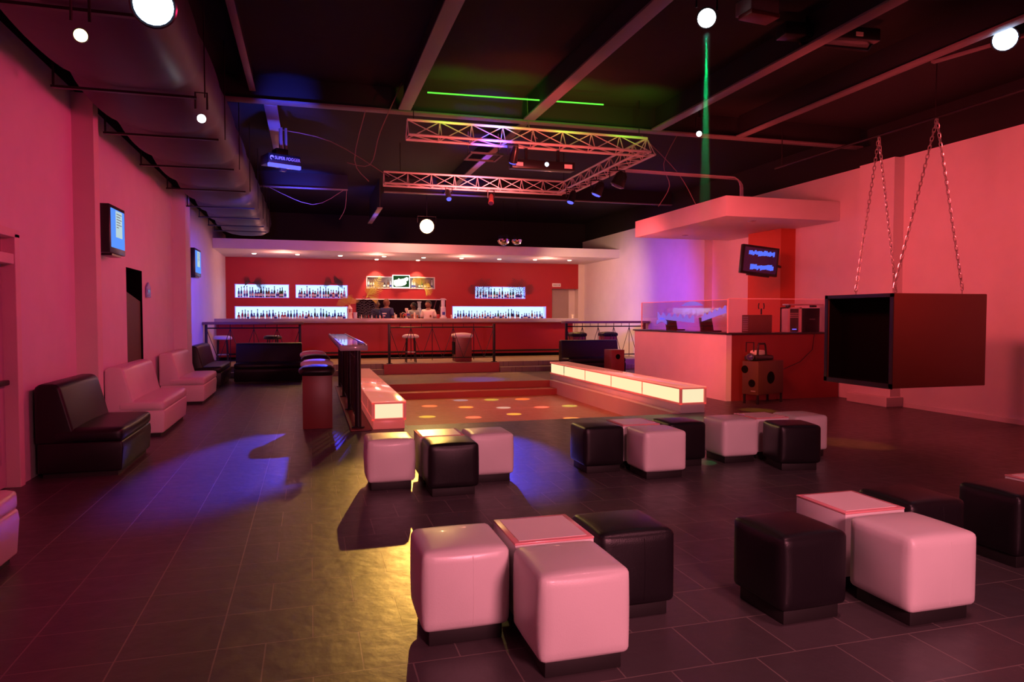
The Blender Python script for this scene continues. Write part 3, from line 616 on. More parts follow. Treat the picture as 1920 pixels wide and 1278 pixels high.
MB().box((-.05, -.1, .12), (.05, -.085, .22), .01).build('emblem', 'bluegl', dt); MB().box((-.22, -.05, 0), (-.12, .05, .14), .01).build('red_dispenser', 'redb', dt)
# people
def person(loc, rz, shirt, hair, label, lean=0, headturn=0, arms='down'):
    o = empty('person', loc, rz, label, 'person')
    def skin(name, verts, edges, rad, m, parent, sub=2):
        me = bpy.data.meshes.new(name); me.from_pydata(verts, edges, []); ob = bpy.data.objects.new(name, me); COL.objects.link(ob); ob.parent = parent
        sk = ob.modifiers.new('skin', 'SKIN'); sk.use_smooth_shade = True
        for i, r in enumerate(rad): me.skin_vertices[0].data[i].radius = r if isinstance(r, tuple) else (r, r)
        me.skin_vertices[0].data[0].use_root = True
        su = ob.modifiers.new('sub', 'SUBSURF'); su.levels = sub; su.render_levels = sub; me.materials.append(M[m]); return ob
    L = lean
    V = [(0, 0, .95), (0, L*.3, 1.12), (0, L*.7, 1.32), (0, L, 1.45), (0, L*1.02, 1.53), (0, L+.01, 1.60), (0, L+.0, 1.70), (0, L, 1.765),
         (.19, L, 1.43), (.25, L+.02, 1.17), (.23, L-.18, 1.0), (.215, L-.26, .97), (-.19, L, 1.43), (-.25, L+.02, 1.17), (-.23, L-.18, 1.0), (-.215, L-.26, .97),
         (.1, 0, .9), (.11, -.02, .5), (.11, .03, .09), (.12, -.14, .04), (-.1, 0, .9), (-.11, -.02, .5), (-.11, .03, .09), (-.12, -.14, .04)]
    Ed = [(0, 1), (1, 2), (2, 3), (3, 4), (4, 5), (5, 6), (6, 7), (3, 8), (8, 9), (9, 10), (10, 11), (3, 12), (12, 13), (13, 14), (14, 15), (0, 16), (16, 17), (17, 18), (18, 19), (0, 20), (20, 21), (21, 22), (22, 23)]
    R = [(.15, .1), (.14, .1), (.17, .11), (.13, .09), .055, (.07, .075), (.08, .1), (.05, .06), .058, .045, .034, (.045, .02), .058, .045, .034, (.045, .02), .085, .06, .045, .035, .085, .06, .045, .035]
    for s, w0 in ((1, 11), (-1, 15)):      # fingers and thumb
        bx = V[w0]
        for f, (dx, ln_) in enumerate(((-.033, .07), (-.011, .082), (.011, .077), (.033, .06), (-.05*s, .045))):
            i0 = len(V); y0 = -.045 if f < 4 else 0
            V.append((bx[0]+dx, bx[1]+y0, bx[2])); V.append((bx[0]+dx*1.1, bx[1]+y0-ln_*.6, bx[2]-.012)); V.append((bx[0]+dx*1.1, bx[1]+y0-ln_, bx[2]-.035))
            Ed += [(w0, i0), (i0, i0+1), (i0+1, i0+2)]; R += [.01, .0095, .008]
    body = skin('body', V, Ed, R, 'skin', o)
    SV = [(0, 0, .93), (0, L*.3, 1.12), (0, L*.7, 1.32), (0, L, 1.44), (.18, L, 1.43), (.25, L+.02, 1.2), (-.18, L, 1.43), (-.25, L+.02, 1.2), (0, L, 1.49)]
    skin('shirt', SV, [(0, 1), (1, 2), (2, 3), (3, 4), (4, 5), (3, 6), (6, 7), (3, 8)], [(.18, .13), (.175, .125), (.2, .14), (.15, .11), .085, .075, .085, .075, .07], shirt, o)
    skin('trousers', [(0, 0, .95), (.1, 0, .88), (.11, -.02, .5), (.11, .03, .1), (-.1, 0, .88), (-.11, -.02, .5), (-.11, .03, .1)], [(0, 1), (1, 2), (2, 3), (0, 4), (4, 5), (5, 6)], [(.17, .12), .1, .075, .065, .1, .075, .065], 'trouser', o)
    hd = empty('head_details', (0, L, 1.66)); hd.parent = o; hd.rotation_euler = (0, 0, headturn)
    m_ = MB(); bmesh.ops.create_uvsphere(m_.bm, u_segments=16, v_segments=12, radius=1)
    for v in m_.bm.verts: v.co = Vector((v.co.x*.098, v.co.y*.118, v.co.z*.135))
    m_.lathe([(.014, 0), (.02, .02), (.008, .045)], loc=(0, -.115, -.02), n=8)
    m_.box((-.1, -.02, -.03), (-.09, .02, .035), .004).box((.09, -.02, -.03), (.1, .02, .035), .004)
    fc = m_.build('face', 'skin', hd)
    MB().lathe([(.012, 0), (.009, .008), (.0, .011)], loc=(-.036, -.104, .015), n=8, rot=(PI/2, 0, 0)).lathe([(.012, 0), (.009, .008), (.0, .011)], loc=(.036, -.104, .015), n=8, rot=(PI/2, 0, 0)).build('eyes', 'label', fc)
    MB().box((-.026, -.108, -.068), (.026, -.098, -.056), .004).build('mouth', 'redb', fc)
    m_ = MB(); bmesh.ops.create_uvsphere(m_.bm, u_segments=16, v_segments=12, radius=1)
    bmesh.ops.delete(m_.bm, geom=[v for v in m_.bm.verts if v.co.z < .05 - .55*v.co.y*1.0 - .1 and v.co.y < .55], context='VERTS')
    for v in m_.bm.verts: v.co = Vector((v.co.x*.106, v.co.y*.126+.004, v.co.z*.142+.006))
    h_ = m_.build('hair', hair, hd)
    return o
pb = person((2.55, 24.35, .47), 2.5, 'navy', 'hairw', 'person in navy polo shirt with white back emblem, turned away behind the bar', headturn=-.3)
MB().box((-.08, .135, 1.27), (.09, .15, 1.31), .005).box((-.03, .135, 1.2), (.07, .15, 1.23), .005).build('shirt_emblem', 'label', pb)
pw = person((4.0, 24.35, .42), -.35, 'shirt', 'hair', 'person in cream-white polo shirt looking left behind the bar', headturn=-.8)
MB().box((.07, -.155, 1.22), (.13, -.14, 1.29), .01).build('shirt_badge', 'amber', pw)
# ================================================================== platform railings
def railing(x0, x1, Y, zb, n, label, shelf=True, sh_ext=(0, 0)):
    o = empty('iron_railing', (x0, Y, zb), 0, label, 'railing', 'iron railings along the bar platform'); L = x1-x0; T = 1.05
    for x in (0, L): MB().box((x-.035, -.035, 0), (x+.035, .035, T+.1), .004).box((x-.08, -.06, 0), (x+.08, .06, .015)).build('post', 'metal', o)
    MB().tube([(0, 0, T), (L, 0, T)], .018).build('top_rail', 'metal', o); MB().tube([(0, 0, .15), (L, 0, .15)], .018).build('bottom_rail', 'metal', o)
    b = MB(); s = L/(n+1)
    b.tube([(0, 0, T), (s*.5, 0, .15)], .009, 5)
    for i in range(1, n+1):
        x = s*i; b.tube([(x, 0, .08), (x, 0, T+.1)], .01, 5); b.tube([(x, 0, T-.02), (x-s*.5, 0, .15)], .009, 5); b.tube([(x, 0, T-.02), (x+s*.5, 0, .15)], .009, 5)
        b.tube([(x-s*.5, 0, T), (x-s*.5, 0, T+.1)], .008, 5)
    b.tube([(L, 0, T), (L-s*.5, 0, .15)], .009, 5)
    b.build('lattice', 'metal', o)
    if shelf: MB().box((sh_ext[0], -.2, T+.1), (L+sh_ext[1], .2, T+.17), .006).build('drinks_shelf', 'railshelf', o)
    return o
railing(-2.72, -.27, 20.62, .30, 3, 'black iron railing with drinks shelf behind the left sofas', True, (-.06, .1))
railing(2.2, 5.33, 20.36, .302, 4, 'black iron railing standing on the red platform edge in the centre', False)
railing(7.75, 10.45, 20.62, .30, 4, 'black iron railing with drinks shelf right of the bar', True, (-.1, .1))
# ================================================================== stools
def round_stool(loc, m, label, group='stools on the bar platform'):
    o = empty('bar_stool', loc, 0, label, 'stool', group)
    MB().lathe([(.21, .72), (.25, .74), (.255, .77), (.23, .81), (.15, .835), (.0, .84)], n=24).build('seat', m, o)
    for k in range(4):
        a = PI/4+k*PI/2; MB().tube([(.16*math.cos(a), .16*math.sin(a), .73), (.2*math.cos(a), .2*math.sin(a), 0)], .016, 6).build('leg', 'metal', o)
    MB().tube([(.185*math.cos(a), .185*math.sin(a), .3) for a in [PI/4+k*PI/2 for k in range(4)]], .012, 6, close=True).build('foot_ring', 'steel', o)
    return o
s1 = round_stool((2.9, 20.95, .3), 'white', 'round white-topped stool behind the centre railing')
s2 = dup(s1, (-2.35, 21.0, .3), 0, 'pale-topped stool at the far left behind the railing')
s3 = dup(s1, (-1.02, 21.0, .3), .3, 'dark-topped stool second from the left wall behind the railing')
index(); k_ = [c for c in KIDS[s3.name] if c.name.startswith('seat')][0]; k_.data = k_.data.copy(); k_.data.materials[0] = M['black']
def box_stool(loc, m, label, w=.43, h=.8, group=None, rz=0, cush=.13):
    o = empty('box_stool', loc, rz, label, 'stool', group)
    MB().box((-w/2, -w/2, 0), (w/2, w/2, h), .008).build('pedestal', 'maroon', o)
    MB().puff((w+.06, w+.06, cush), .055, .03, (0, 0, h+cush/2-.005)).build('seat_cushion', m, o)
    return o
G = 'box stools in a row along the drinks table'
b1 = box_stool((.1, 11.03, 0), 'black', 'nearest box stool in the row by the drinks table, black cushion', group=G)
b2 = box_stool((.11, 12.45, 0), 'white', 'second box stool from the front beside the drinks table, white cushion', group=G)
b3 = box_stool((.1, 14.0, 0), 'black', 'third box stool from the front beside the drinks table, black cushion', group=G)
b4 = box_stool((.06, 15.5, 0), 'white', 'farthest box stool of the row beside the drinks table, white cushion', group=G)
box_stool((4.47, 20.95, .3), 'white', 'maroon box stool with pale cushion and open side shelves behind the centre railing', .5, .72)
sb = bpy.data.objects['box_stool.004']
MB().box((-.27, -.2, .22), (-.251, .2, .6)).build('side_recess', 'matte', sb)
dup(box_stool((8.28, 21.05, .3), 'black', 'dark-cushioned stool behind the right railing, nearer the bar', .45, .72), (9.36, 21.05, .3), 0, 'dark-cushioned stool behind the right railing, farther from the bar')
# long drinks table on posts
dt = empty('drinks_table', (.62, 10.5, 0), 0, 'long narrow drinks table with blue-lit glossy top on iron posts', 'table')
MB().box((-.2, 0, 1.18), (.2, 6.5, 1.255), .006).build('table_frame', 'shelf', dt)
MB().box((-.14, .05, 1.255), (.15, 6.4, 1.262)).build('glossy_top', 'shelftop', dt)
MB().box((-.195, .02, 1.256), (-.165, 6.45, 1.275), .004).box((.165, .02, 1.256), (.195, 6.45, 1.275), .004).build('edge_rail', 'steel', dt)
for y in (.12, 2.2, 4.3, 6.38):
    MB().lathe([(.095, .025), (.095, .04), (.05, .045), (.045, 1.18)], loc=(.06, y, 0), n=14).build('post', 'metal', dt)
rd = MB()
for i in range(24):
    y = .35+i*.255
    if all(abs(y-q) > .1 for q in (2.2, 4.3)): rd.tube([(.06, y, .12), (.06, y, 1.18)], .012, 5)
rd.tube([(.06, .12, .12), (.06, 6.38, .12)], .015, 6).tube([(.06, .12, 1.05), (.06, 6.38, 1.05)], .015, 6); rd.build('balusters', 'metal', dt)
# ================================================================== light boxes (benches)
def lightbench(name, x0, x1, y0, y1, zb, zl, zt, divs, side, label, body_m):
    o = empty(name, ((x0+x1)/2, y0, zb), 0, label, 'light bench'); W = (x1-x0)/2; L = y1-y0; l = zl-zb; t = zt-zb
    MB().box((-W+.02, .02, 0), (W-.02, L, l), .005).build('base', body_m, o)
    MB().box((-W, 0, t-.02), (W, L, t), .004).build('top_panel', 'lbtop', o)
    f = MB()
    for x in (-W, W-.03): f.box((x, 0, l), (x+.03, L, l+.03)).box((x, 0, t-.04), (x+.03, L, t-.02))
    f.box((-W, 0, l), (W, .03, l+.03)).box((-W, 0, t-.04), (W, .03, t-.02))
    for x in (-W, W-.04): f.box((x, 0, l), (x+.04, .04, t-.02))
    f.build('perspex_frame', 'frost', o)
    MB().box((-W+.05, .012, l+.035), (W-.05, .022, t-.045)).build('end_panel', 'lbend', o)
    for a, b in zip(divs, divs[1:]):
        for sx in (-1, 1):
            MB().box((sx*(W-.016)-.004, a+.03, l+.035), (sx*(W-.016)+.004, b-.03, t-.045)).build('side_panel', 'lbside' if sx == side else 'frost', o)
    return o
lightbench('light_bench', .87, 1.38, 10.5, 17.15, 0, .13, .42, [0, .9, 2.2, 3.5, 4.8, 6.6], 0, 'glowing perspex light bench along the left edge of the dance floor', 'frost')
lightbench('light_bench', 6.15, 6.66, 10.76, 17.6, 0, .15, .46, [.03, 1.48, 2.93, 4.4, 5.8, 6.8], -1, 'glowing perspex light bench along the right edge of the dance floor', 'tabwhite')
struct(MB().box((5.995, 10.75, -.3), (6.16, 17.2, .02)), 'trim_13', 'frost2')
lamp('SPOT', (6.9, 10.2, .9), 60, (1, .20, .03), (8.05, 11.65, .5), 42, .8, .05)
# dance floor colour dots from small pin spots on the truss
dots = [(3.4, 16.1, (.1, .5, 1)), (4.12, 16.0, (.3, 1, .1)), (4.86, 15.9, (1, .5, .1)), (2.52, 15.25, (1, .45, .2)), (3.25, 14.85, (1, .7, .1)), (4.02, 14.54, (.3, .8, 1)), (4.84, 14.39, (1, .3, .25)),
        (2.21, 13.65, (.5, 1, .1)), (3.07, 13.32, (1, .3, .2)), (3.96, 13.53, (.6, .8, .1)), (4.87, 12.65, (1, .7, .2)), (5.5, 14.42, (.3, 1, .2))]
for i, (x, y, c) in enumerate(dots):
    lamp('SPOT', (3.6, 13.2, 4.7), 5000, c, (x, y, -.3), 3.6, .12, .01)
lamp('SPOT', (9.3, 3.0, 4.4), 1500, (1, .3, .02), (6.9, 7.6, 0), 7, .6, .05)
lamp('SPOT', (9.0, 8.2, 4.4), 900, (1, .5, .02), (7.7, 10.75, 0), 7, .6, .05)
# ================================================================== ottomans and cube tables
def ottoman(x, y, m, label, group, rz=0, w=.46, d=.46, h=.5, seam=True, tilt=0):
    o = empty('cube_ottoman', (x, y, 0), rz, label, 'ottoman', group)
    MB().box((-w/2+.035, -d/2+.035, 0), (w/2-.035, d/2-.035, .1), .006).build('plinth', 'plinth', o)
    MB().puff((w, d, h-.085), .035, .018, (0, 0, .085+(h-.085)/2-.006)).build('upholstery', m, o, 60)
    if seam: MB().tube([(.03, -d/2-.0155+.012*abs(t)**2, .11+(h-.15)*(t+1)/2) for t in (-1, -.6, -.2, .2, .6, 1)], .003, 5).build('seam', m, o)
    return o
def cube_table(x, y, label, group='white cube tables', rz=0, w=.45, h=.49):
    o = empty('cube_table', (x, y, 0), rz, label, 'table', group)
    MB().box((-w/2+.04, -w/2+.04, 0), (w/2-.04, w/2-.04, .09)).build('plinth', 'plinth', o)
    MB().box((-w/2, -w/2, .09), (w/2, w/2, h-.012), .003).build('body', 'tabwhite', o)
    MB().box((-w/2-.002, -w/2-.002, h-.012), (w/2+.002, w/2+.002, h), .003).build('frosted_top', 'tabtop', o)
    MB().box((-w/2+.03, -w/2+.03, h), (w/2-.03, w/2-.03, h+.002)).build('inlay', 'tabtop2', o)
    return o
M['tabtop2'] = mat('pale_inlay', (.9, .8, .78), .3)
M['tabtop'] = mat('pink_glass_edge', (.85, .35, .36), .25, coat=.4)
g1, g2, g3, g4, g5 = ['cube seats of the nearest cluster', 'cube seats of the front right cluster', 'cube seats of the cluster beyond the nearest one', 'cube seats of the cluster in front of the dance floor corner', 'cube seats of the cluster nearest the speaker']
ottoman(.765, 3.70, 'white', 'white cube ottoman left of the table in the nearest cluster', g1)
ottoman(1.235, 3.235, 'white', 'largest white cube ottoman, nearest the camera', g1, seam=False)
cube_table(1.26, 3.74, 'pink-topped cube table in the middle of the nearest cluster')
ottoman(1.745, 3.72, 'black', 'black cube ottoman right of the table in the nearest cluster', g1)
ottoman(2.66, 3.41, 'black', 'black cube ottoman at the left of the front right cluster', g2, rz=.03, w=.44)
cube_table(3.37, 3.73, 'white cube table of the front right cluster')
ottoman(3.335, 3.2, 'white', 'white cube ottoman of the front right cluster', g2, w=.47, seam=True)
ottoman(3.9, 3.76, 'black', 'black cube ottoman behind the white one in the front right cluster', g2)
ottoman(4.745, 3.71, 'black', 'black cube ottoman cut by the right edge of the view', g2)
cube_table(5.3, 3.8, 'cube table at the right edge of the view, its pink top corner showing')
ottoman(.75, 7.02, 'white', 'white cube ottoman at the left of the cluster below the left light bench', g3, seam=False)
cube_table(1.27, 7.12, 'cube table hidden between the seats below the left light bench')
ottoman(1.29, 6.63, 'black', 'black cube ottoman in front of the small table below the left light bench', g3, seam=False, w=.48)
ottoman(1.77, 7.06, 'white', 'white cube ottoman at the right of the cluster below the left light bench', g3, seam=False)
ottoman(3.04, 7.13, 'black', 'black cube ottoman left of the reflecting table below the right light bench', g4, seam=False)
cube_table(3.53, 7.24, 'cube table with bright reflecting top below the right light bench')
ottoman(3.54, 6.70, 'white', 'white cube ottoman in front of the reflecting cube table', g4, seam=False, w=.48)
ottoman(4.06, 7.15, 'black', 'black cube ottoman right of the reflecting cube table', g4, seam=False)
ottoman(4.76, 7.17, 'white', 'white cube ottoman at the left of the farthest right cluster', g5, seam=False)
cube_table(5.26, 7.28, 'dark-looking cube table top between the far right white ottomans')
ottoman(5.19, 6.63, 'black', 'black cube ottoman turned askew in the farthest right cluster', g5, rz=-.2, w=.47)
ottoman(5.77, 7.22, 'white', 'white cube ottoman at the right rear of the farthest right cluster', g5, seam=False)
# ================================================================== sofas
def sofa(loc, rz, L, m, label, group='armless lounge sofas', depth=.82):
    """local: x = depth (0 back .. depth front), y = length 0..L"""
    o = empty('lounge_sofa', loc, rz, label, 'sofa', group); D = depth
    MB().box((.06, .03, 0), (D-.06, L-.03, .06)).build('plinth', 'plinth', o)
    MB().prism([(.02, .05), (D-.02, .05), (D, .30), (D-.01, .37), (.02, .37)], 'y', 0, L, .02).build('base', m, o)
    MB().puff((D-.14, L, .15), .05, .012, (.14+(D-.14)/2-.0, L/2, .435), n=10).build('seat_cushion', m, o, 60)
    MB().prism([(0, .36), (.36, .36), (.36, .48), (.24, .95), (.19, .99), (.05, .99), (0, .95)], 'y', .002, L-.002, .03).build('backrest', m, o)
    return o
sofa((-2.74, 8.24, 0), 0, 1.38, 'black', 'black armless sofa by the left door')
sofa((-2.72, 10.73, 0), 0, 1.86, 'white', 'white armless sofa in front of the dark doorway', depth=.75)
sofa((-2.74, 14.45, 0), 0, 1.85, 'white', 'farther white armless sofa by the left wall', depth=.79)
sofa((-2.74, 17.5, 0), 0, 2.1, 'black', 'black armless sofa side-on in the far left corner', depth=.75)
sofa((-2.74, 3.3, 0), 0, 2.25, 'white', 'white sofa seat cut off at the lower left edge of the view', depth=.8)
sofa((-1.82, 19.3, 0), -PI/2, 1.62, 'black', 'black sofa facing the camera in front of the left railing')
sofa((6.9, 19.0, 0), -PI/2, 1.75, 'black', 'black sofa facing the camera beside the booth, behind the right light bench')
# ================================================================== TVs
def tv(loc, rz, w, h, t, label, kind, tilt=0, roll=0, arm=None):
    """local: screen faces -y"""
    o = empty('television', loc, rz, label, 'television'); o.rotation_euler = (tilt, roll, rz)
    MB().box((-w/2, 0, -h/2), (w/2, t, h/2), .012).build('casing', 'gloss', o)
    sw, sh = w/2-.05, h/2-.05
    if kind == 'dialog':
        s = MB().box((-sw, -.006, -sh+.03), (sw, .0, sh)).build('screen', 'scrblue', o)
        MB().box((-sw*.35, -.009, -sh*.35), (sw*.6, -.006, sh*.95)).build('screen_window', 'scrwin', s)
        g = MB()
        for i in range(6): g.box((-sw*.25, -.011, sh*(.78-.13*i)), (sw*(.5-.2*(i % 2)-(.25 if i > 4 else 0)), -.009, sh*(.81-.13*i)))
        g.build('screen_text', 'scrline', s)
    else:
        s = MB().box((-sw, -.006, -sh), (sw, .0, sh)).build('screen', 'scrdark', o)
        g = MB(); random.seed(3)
        for k, (zc, x0, x1) in enumerate(((.55, -.75, .85), (-.6, -.6, .85))):
            n = 14
            for i in range(n):
                xa = sw*(x0+(x1-x0)*i/n); xb = sw*(x0+(x1-x0)*(i+.92)/n); a = random.uniform(.12, .3); b_ = random.uniform(.1, .25); sl = .12*(i/n)
                g.prism([(xa, sh*(zc-a+sl)), (xb, sh*(zc-a*.8+sl)), (xb, sh*(zc+b_+sl)), (xa, sh*(zc+b_*.9+sl))], 'y', -.009, -.006)
        g.build('screen_image', 'scrglow', s)
    MB().box((-.08, t, -.1), (.08, t+(arm or .08), .1), .01).build('wall_bracket', 'metal', o)
    MB().box((-w*.3, .02, -h/2-.03), (w*.3, t-.03, -h/2)).build('speaker_strip', 'gloss', o)
    return o
tv((-2.565, 10.95, 2.88), PI/2-.03, .72, .66, .19, 'television with blue screen beside the cream pilaster', 'dialog', arm=.045)
tv((-2.5, 17.8, 2.93), PI/2-.02, .80, .64, .19, 'smaller-looking television with blue screen farther along the left wall', 'dialog', arm=.1)
tv((9.33, 13.0, 2.88), -.06, .88, .62, .1, 'tilted television with blue picture on the orange-red column', 'dark', roll=.10, arm=.5)
index(); tvr = bpy.data.objects['television.002']; MB().tube([(.05, .1, 0), (.5, .3, 0), (.93, .62, 0)], .03, 8).build('wall_arm', 'metal', tvr)
hs = empty('wall_sign', (XL+.02, 13.88, 2.02), PI/2, 'small blue house-shaped sign beside the dark doorway', 'sign')
MB().prism([(-.16, 0), (.16, 0), (.16, .18), (0, .27), (-.16, .18)], 'y', -.01, .01).build('plate', mat('pale_blue_sign', (.3, .4, .9), .4), hs); MB().box((-.12, -.014, .03), (.12, -.01, .05)).box((-.09, -.014, .07), (.09, -.01, .14)).build('marks', 'bluegl', hs)
# ================================================================== booth
bo = empty('dj_booth', (7.9, 12.06, 0), 0, 'white and dark red corner booth with a dark ledge under its glass', 'booth')
MB().box((0, 0, 0), (.12, 4.05, 1.32)).build('side_panel', 'wall', bo); MB().box((.12, 0, 0), (2.68, .1, 1.32)).build('front_panel', mat('dark_red_panel', (.22, .03, .028), .5), bo)
MB().box((-.03, -.02, 1.32), (.5, 4.1, 1.35), .004).box((.5, -.02, 1.32), (2.69, .55, 1.35), .004).build('ledge', 'gloss', bo)
MB().box((.12, 3.9, 0), (.7, 4.05, 1.3)).build('end_panel', 'wall', bo)
gs = empty('glass_screen', (7.95, 12.1, 1.35), 0, 'clear glass screen standing on the booth ledge', 'glass screen')
MB().box((0, .02, 0), (.012, 3.75, .66)).build('side_pane', 'glass', gs); MB().box((.02, 0, 0), (2.6, .012, .68)).build('front_pane', 'glass', gs)
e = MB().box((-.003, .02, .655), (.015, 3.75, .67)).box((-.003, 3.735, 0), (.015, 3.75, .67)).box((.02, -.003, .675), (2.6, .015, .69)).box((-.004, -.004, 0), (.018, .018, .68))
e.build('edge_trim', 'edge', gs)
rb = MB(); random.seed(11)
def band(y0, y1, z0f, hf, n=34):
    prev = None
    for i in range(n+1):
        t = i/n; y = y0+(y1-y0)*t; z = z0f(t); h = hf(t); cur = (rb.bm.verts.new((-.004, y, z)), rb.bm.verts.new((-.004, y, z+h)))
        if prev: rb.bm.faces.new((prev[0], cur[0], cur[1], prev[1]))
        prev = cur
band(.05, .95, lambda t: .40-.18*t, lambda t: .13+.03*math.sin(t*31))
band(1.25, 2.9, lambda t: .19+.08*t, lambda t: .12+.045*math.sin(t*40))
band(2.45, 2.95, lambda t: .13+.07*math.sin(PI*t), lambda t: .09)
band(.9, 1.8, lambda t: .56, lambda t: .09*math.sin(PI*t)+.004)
rb.build('blue_reflection', mat('blue_reflection_glow', (.2, .25, .9), .4, em=(.12, .16, 1), es=.5), gs, False)  # reflected blue light built as glowing ribbons on the pane
cn = empty('booth_canopy', (7.9, 12.12, 3.66), 0, 'flat pink-lit canopy slab over the booth', 'canopy')
MB().box((0, 0, 0), (2.7, 4.0, .40), .004).build('slab', 'wall', cn)
for (x, y) in ((.95, .5), (.95, 3.2)):
    MB().lathe([(.0, -.03), (.07, -.02), (.085, 0)], loc=(x, y, 0), n=14).build('downlight', 'steel', cn)
rk = empty('equipment_rack', (9.82, 12.38, 1.35), 0, 'open equipment rack with lit amplifiers on the booth ledge', 'rack')
MB().box((-.25, 0, 0), (-.2, .25, .52)).box((.04, 0, 0), (.09, .25, .52)).box((-.25, 0, .49), (.09, .25, .52)).box((-.25, .2, 0), (.09, .25, .5)).build('case', 'tabwhite', rk)
MB().box((-.19, .03, .02), (.03, .2, .48)).build('units', 'gloss', rk)
for z in (.34, .38, .3): MB().box((-.19, .022, z), (.03, .03, z+.022)).build('faceplate', 'steel', rk)
MB().box((-.12, .02, .05), (-.02, .03, .07)).build('display', 'ledblue', rk)
MB().box((-.24, -.02, .56), (.62, .2, .59), .005).build('lid', 'steel', rk); MB().box((-.2, .05, .52), (-.15, .15, .56)).box((.4, .05, .52), (.5, .15, .56)).build('spacer', 'gloss', rk)
o = empty('cabinet_speaker', (10.18, 12.38, 1.35), 0, 'dark speaker cabinet right of the equipment rack', 'speaker'); MB().box((-.25, 0, 0), (.18, .22, .5), .008).build('cabinet', 'matte', o); MB().box((-.08, -.008, .26), (.06, 0, .28)).build('badge', 'grey', o)
o = empty('mixer_case', (8.85, 12.3, 1.35), 0, 'dark upright mixer case on the booth ledge behind the glass', 'case'); MB().box((-.27, 0, 0), (.28, .25, .36), .01).build('case', 'sheet', o)
kn = MB()
for i in range(7): kn.box((-.285, .03, .03+.045*i), (-.27, .2, .055+.045*i))
kn.build('controls', 'grey', o)
hp = empty('headphones', (8.95, 12.42, 1.72), 0, 'dark headphones standing on the mixer case', 'headphones'); MB().tube([(.07*math.sin(t), 0, .17+.1*math.cos(t)) for t in (2.2, 1.6, .9)]+[], .012).tube([(-.07*math.sin(t), 0, .17+.1*math.cos(t)) for t in (2.2, 1.6, .9)], .012).tube([(0, 0, 0), (0, 0, .12)], .018).build('band', 'gloss', hp)
for i, (y, x, lbx) in enumerate(((13.1, 8.2, 'open black laptop behind the booth glass, nearest the corner'), (14.6, 8.2, 'dark turntable lid standing open behind the booth glass'))):
    o = empty('laptop', (x, y, 1.352), PI/2+.15, lbx, 'laptop'); MB().box((-.2, -.12, 0), (.2, .12, .03), .004).build('base', 'gloss', o); MB().box((-.2, .12, .02), (.2, .14, .3), .004, rot=(-.2, 0, 0)).build('screen', 'gloss', o)
# boxes by the booth
sp = empty('subwoofer', (8.17, 11.40, 0), .345, 'orange-lit black subwoofer on metal legs in front of the booth', 'subwoofer')
MB().box((0, 0, .18), (.82, .36, .82), .01).build('cabinet', 'sheetd', sp)
for x, z in ((.14, .4), (.30, .66)):
    MB().lathe([(.075, 0), (.07, .012), (.0, .006)], loc=(-.002, x, z), rot=(0, -PI/2, 0), n=20).build('port', 'matte', sp)
MB().box((-.004, .06, .24), (0, .16, .26)).build('badge', 'steel', sp)
MB().lathe([(.12, 0), (.11, .01), (.03, -.01)], loc=(.4, -.001, .5), rot=(PI/2, 0, 0), n=20).build('driver', 'matte', sp)
for x in (.02, .78):
    for y in (.02, .32): MB().box((x-.018, y-.018, 0), (x+.018, y+.018, .18)).build('leg', 'metal', sp)
fg = empty('fogger_unit', (8.4, 11.78, .82), .345, 'low black machine with white bottle and carry handle on the subwoofer', 'fog machine')
MB().box((-.2, -.14, 0), (.38, .16, .1), .04).build('housing', 'gloss', fg); MB().box((-.1, -.08, .1), (.2, .1, .2), .04).build('bottle', 'label', fg)
MB().tube([(-.12, -.1, .08), (-.1, -.1, .3), (-.08, -.1, .33), (.1, -.1, .33), (.13, -.1, .3), (.17, -.1, .08)], .02).build('handle', 'gloss', fg)
o = par((8.12, 11.6, .93), (6, 9, .8), 'scrdark', 'small round black lamp lying on the subwoofer, left side', .07, 0)
o.location.z = .9
s2_ = empty('floor_speaker', (7.88, 17.3, 0), .1, 'black floor speaker between the sofa and the booth', 'speaker'); MB().box((-.2, -.2, 0), (.2, .2, .78), .01).build('cabinet', 'maroon', s2_); MB().lathe([(.07, 0), (.065, .01), (.0, .004)], loc=(.0, -.2, .6), rot=(PI/2, 0, 0), n=18).build('driver', 'matte', s2_)
w_ = MB().tube([(9.95, 12.04, 1.32), (9.9, 12.03, 1.0), (9.6, 12.03, .75), (9.2, 12.0, .62), (8.95, 11.95, .6)], .008, 5).build('power_cable', 'gloss'); tag(w_, 'black cable drooping down the dark red booth front', 'cable')
# ================================================================== hanging box
hb = empty('hanging_speaker_box', (7.55, 7.6, .71), 0, 'large black box with one open side hanging on four chains', 'hanging box')
W_, D_, H_ = 1.62, 1.3, 1.29; T_ = .05
MB().box((0, 0, 0), (W_, T_, H_), .01).box((0, D_-T_, 0), (W_, D_, H_), .01).box((0, T_, 0), (W_, D_-T_, T_), .01).box((0, T_, H_-T_), (W_, D_-T_, H_), .01).box((W_-T_, T_, T_), (W_, D_-T_, H_-T_)).build('casing', 'sheet', hb)
MB().box((.25, T_, T_), (.28, D_-T_, H_-T_)).build('inner_baffle', 'matte', hb)
MB().box((.03, T_, T_), (.25, T_+.01, H_-T_)).box((.03, D_-T_-.01, T_), (.25, D_-T_, H_-T_)).box((.03, T_, T_), (.25, D_-T_, T_+.01)).box((.03, T_, H_-T_-.01), (.25, D_-T_, H_-T_)).build('inner_lining', 'matte', hb)
MB().box((-.012, 0, -.01), (.0, D_, .06)).box((-.012, 0, H_-.05), (0, D_, H_)).box((-.012, 0, 0), (0, .06, H_)).box((-.012, D_-.06, 0), (0, D_, H_)).build('edge_trim', 'gloss', hb)
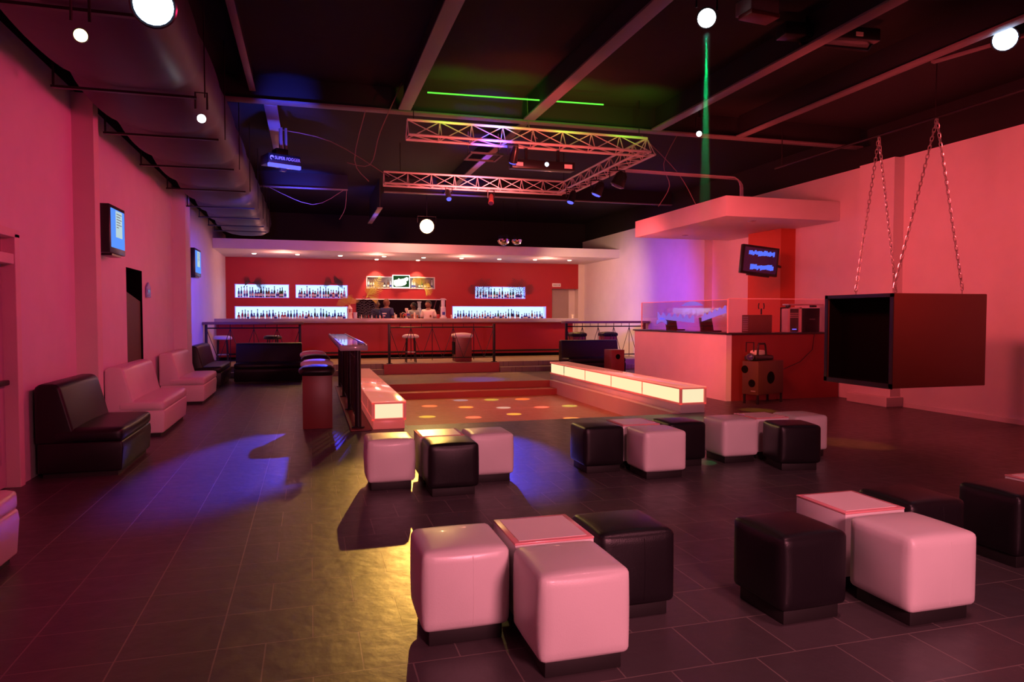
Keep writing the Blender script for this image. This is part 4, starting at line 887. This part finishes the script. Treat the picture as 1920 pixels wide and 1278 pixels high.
def chain(a, b, pitch=.066):
    a, b = Vector(a), Vector(b); d = b-a; n = int(d.length/pitch); q = d.to_track_quat('Z', 'Y').to_matrix(); mb = MB()
    for i in range(n):
        c = a+d*(i+.5)/n; R_ = q @ Matrix.Rotation(PI/2*(i % 2)+.4, 3, 'Z')
        pts = []
        for k in range(10):
            t = 2*PI*k/10; pts.append(c+R_ @ Vector((.019*math.cos(t), 0, .03*math.sin(t)+math.copysign(.013, math.sin(t)))))
        mb.tube(pts, .006, 5, close=True)
    return mb
ax = .85
ap1 = (ax, 1.21, 4.45-.71-.02); ap2 = (ax, .18, 4.45-.71-.02)
att = [((.33, 1.05, H_), ap1), ((1.14, 1.12, H_), ap1), ((.12, .12, H_), ap2), ((1.30, .12, H_), ap2)]
for q, ap in att:
    chain(Vector(q)+Vector((0, 0, .09)), ap).build('chain', 'steel', hb, 60)
    MB().tube([(q[0], q[1], H_-.01), (q[0], q[1], H_+.05)], .008, 6).tube([(q[0]+.025*math.cos(t*PI/4), q[1], H_+.075+.025*math.sin(t*PI/4)) for t in range(8)], .007, 5, close=True).build('eye_bolt', 'steel', hb)

# ================================================================== haze lit by the green beam under the white spotlight
hm = bpy.data.materials.new('haze'); hm.use_nodes = True; n_, l_ = nodes(hm); n_.remove(n_['Principled BSDF'])
vs_ = n_.new('ShaderNodeVolumeScatter'); vs_.inputs['Color'].default_value = (.9, .95, .9, 1); vs_.inputs['Density'].default_value = .9
tc_ = n_.new('ShaderNodeTexCoord'); sz_ = n_.new('ShaderNodeSeparateXYZ'); mr_ = n_.new('ShaderNodeMapRange')
mr_.inputs[1].default_value = 2.6; mr_.inputs[2].default_value = 4.2; mr_.inputs[3].default_value = 0; mr_.inputs[4].default_value = .8
l_.new(tc_.outputs['Object'], sz_.inputs[0]); l_.new(sz_.outputs[2], mr_.inputs[0]); l_.new(mr_.outputs[0], vs_.inputs['Density'])
l_.new(vs_.outputs[0], n_['Material Output'].inputs['Volume'])
hz = MB().lathe([(.07, 2.6), (.045, 4.88)], n=16).build('haze_shaft', hm); hz.location = (4.35, 7.1, 0)
tag(hz, 'faint green shaft of haze hanging straight down from the white spotlight', 'haze', kind='stuff')
lamp('SPOT', (4.35, 7.1, 4.90), 1500, (.0, 1, .28), (4.35, 7.1, 0), 4, .3, .01)
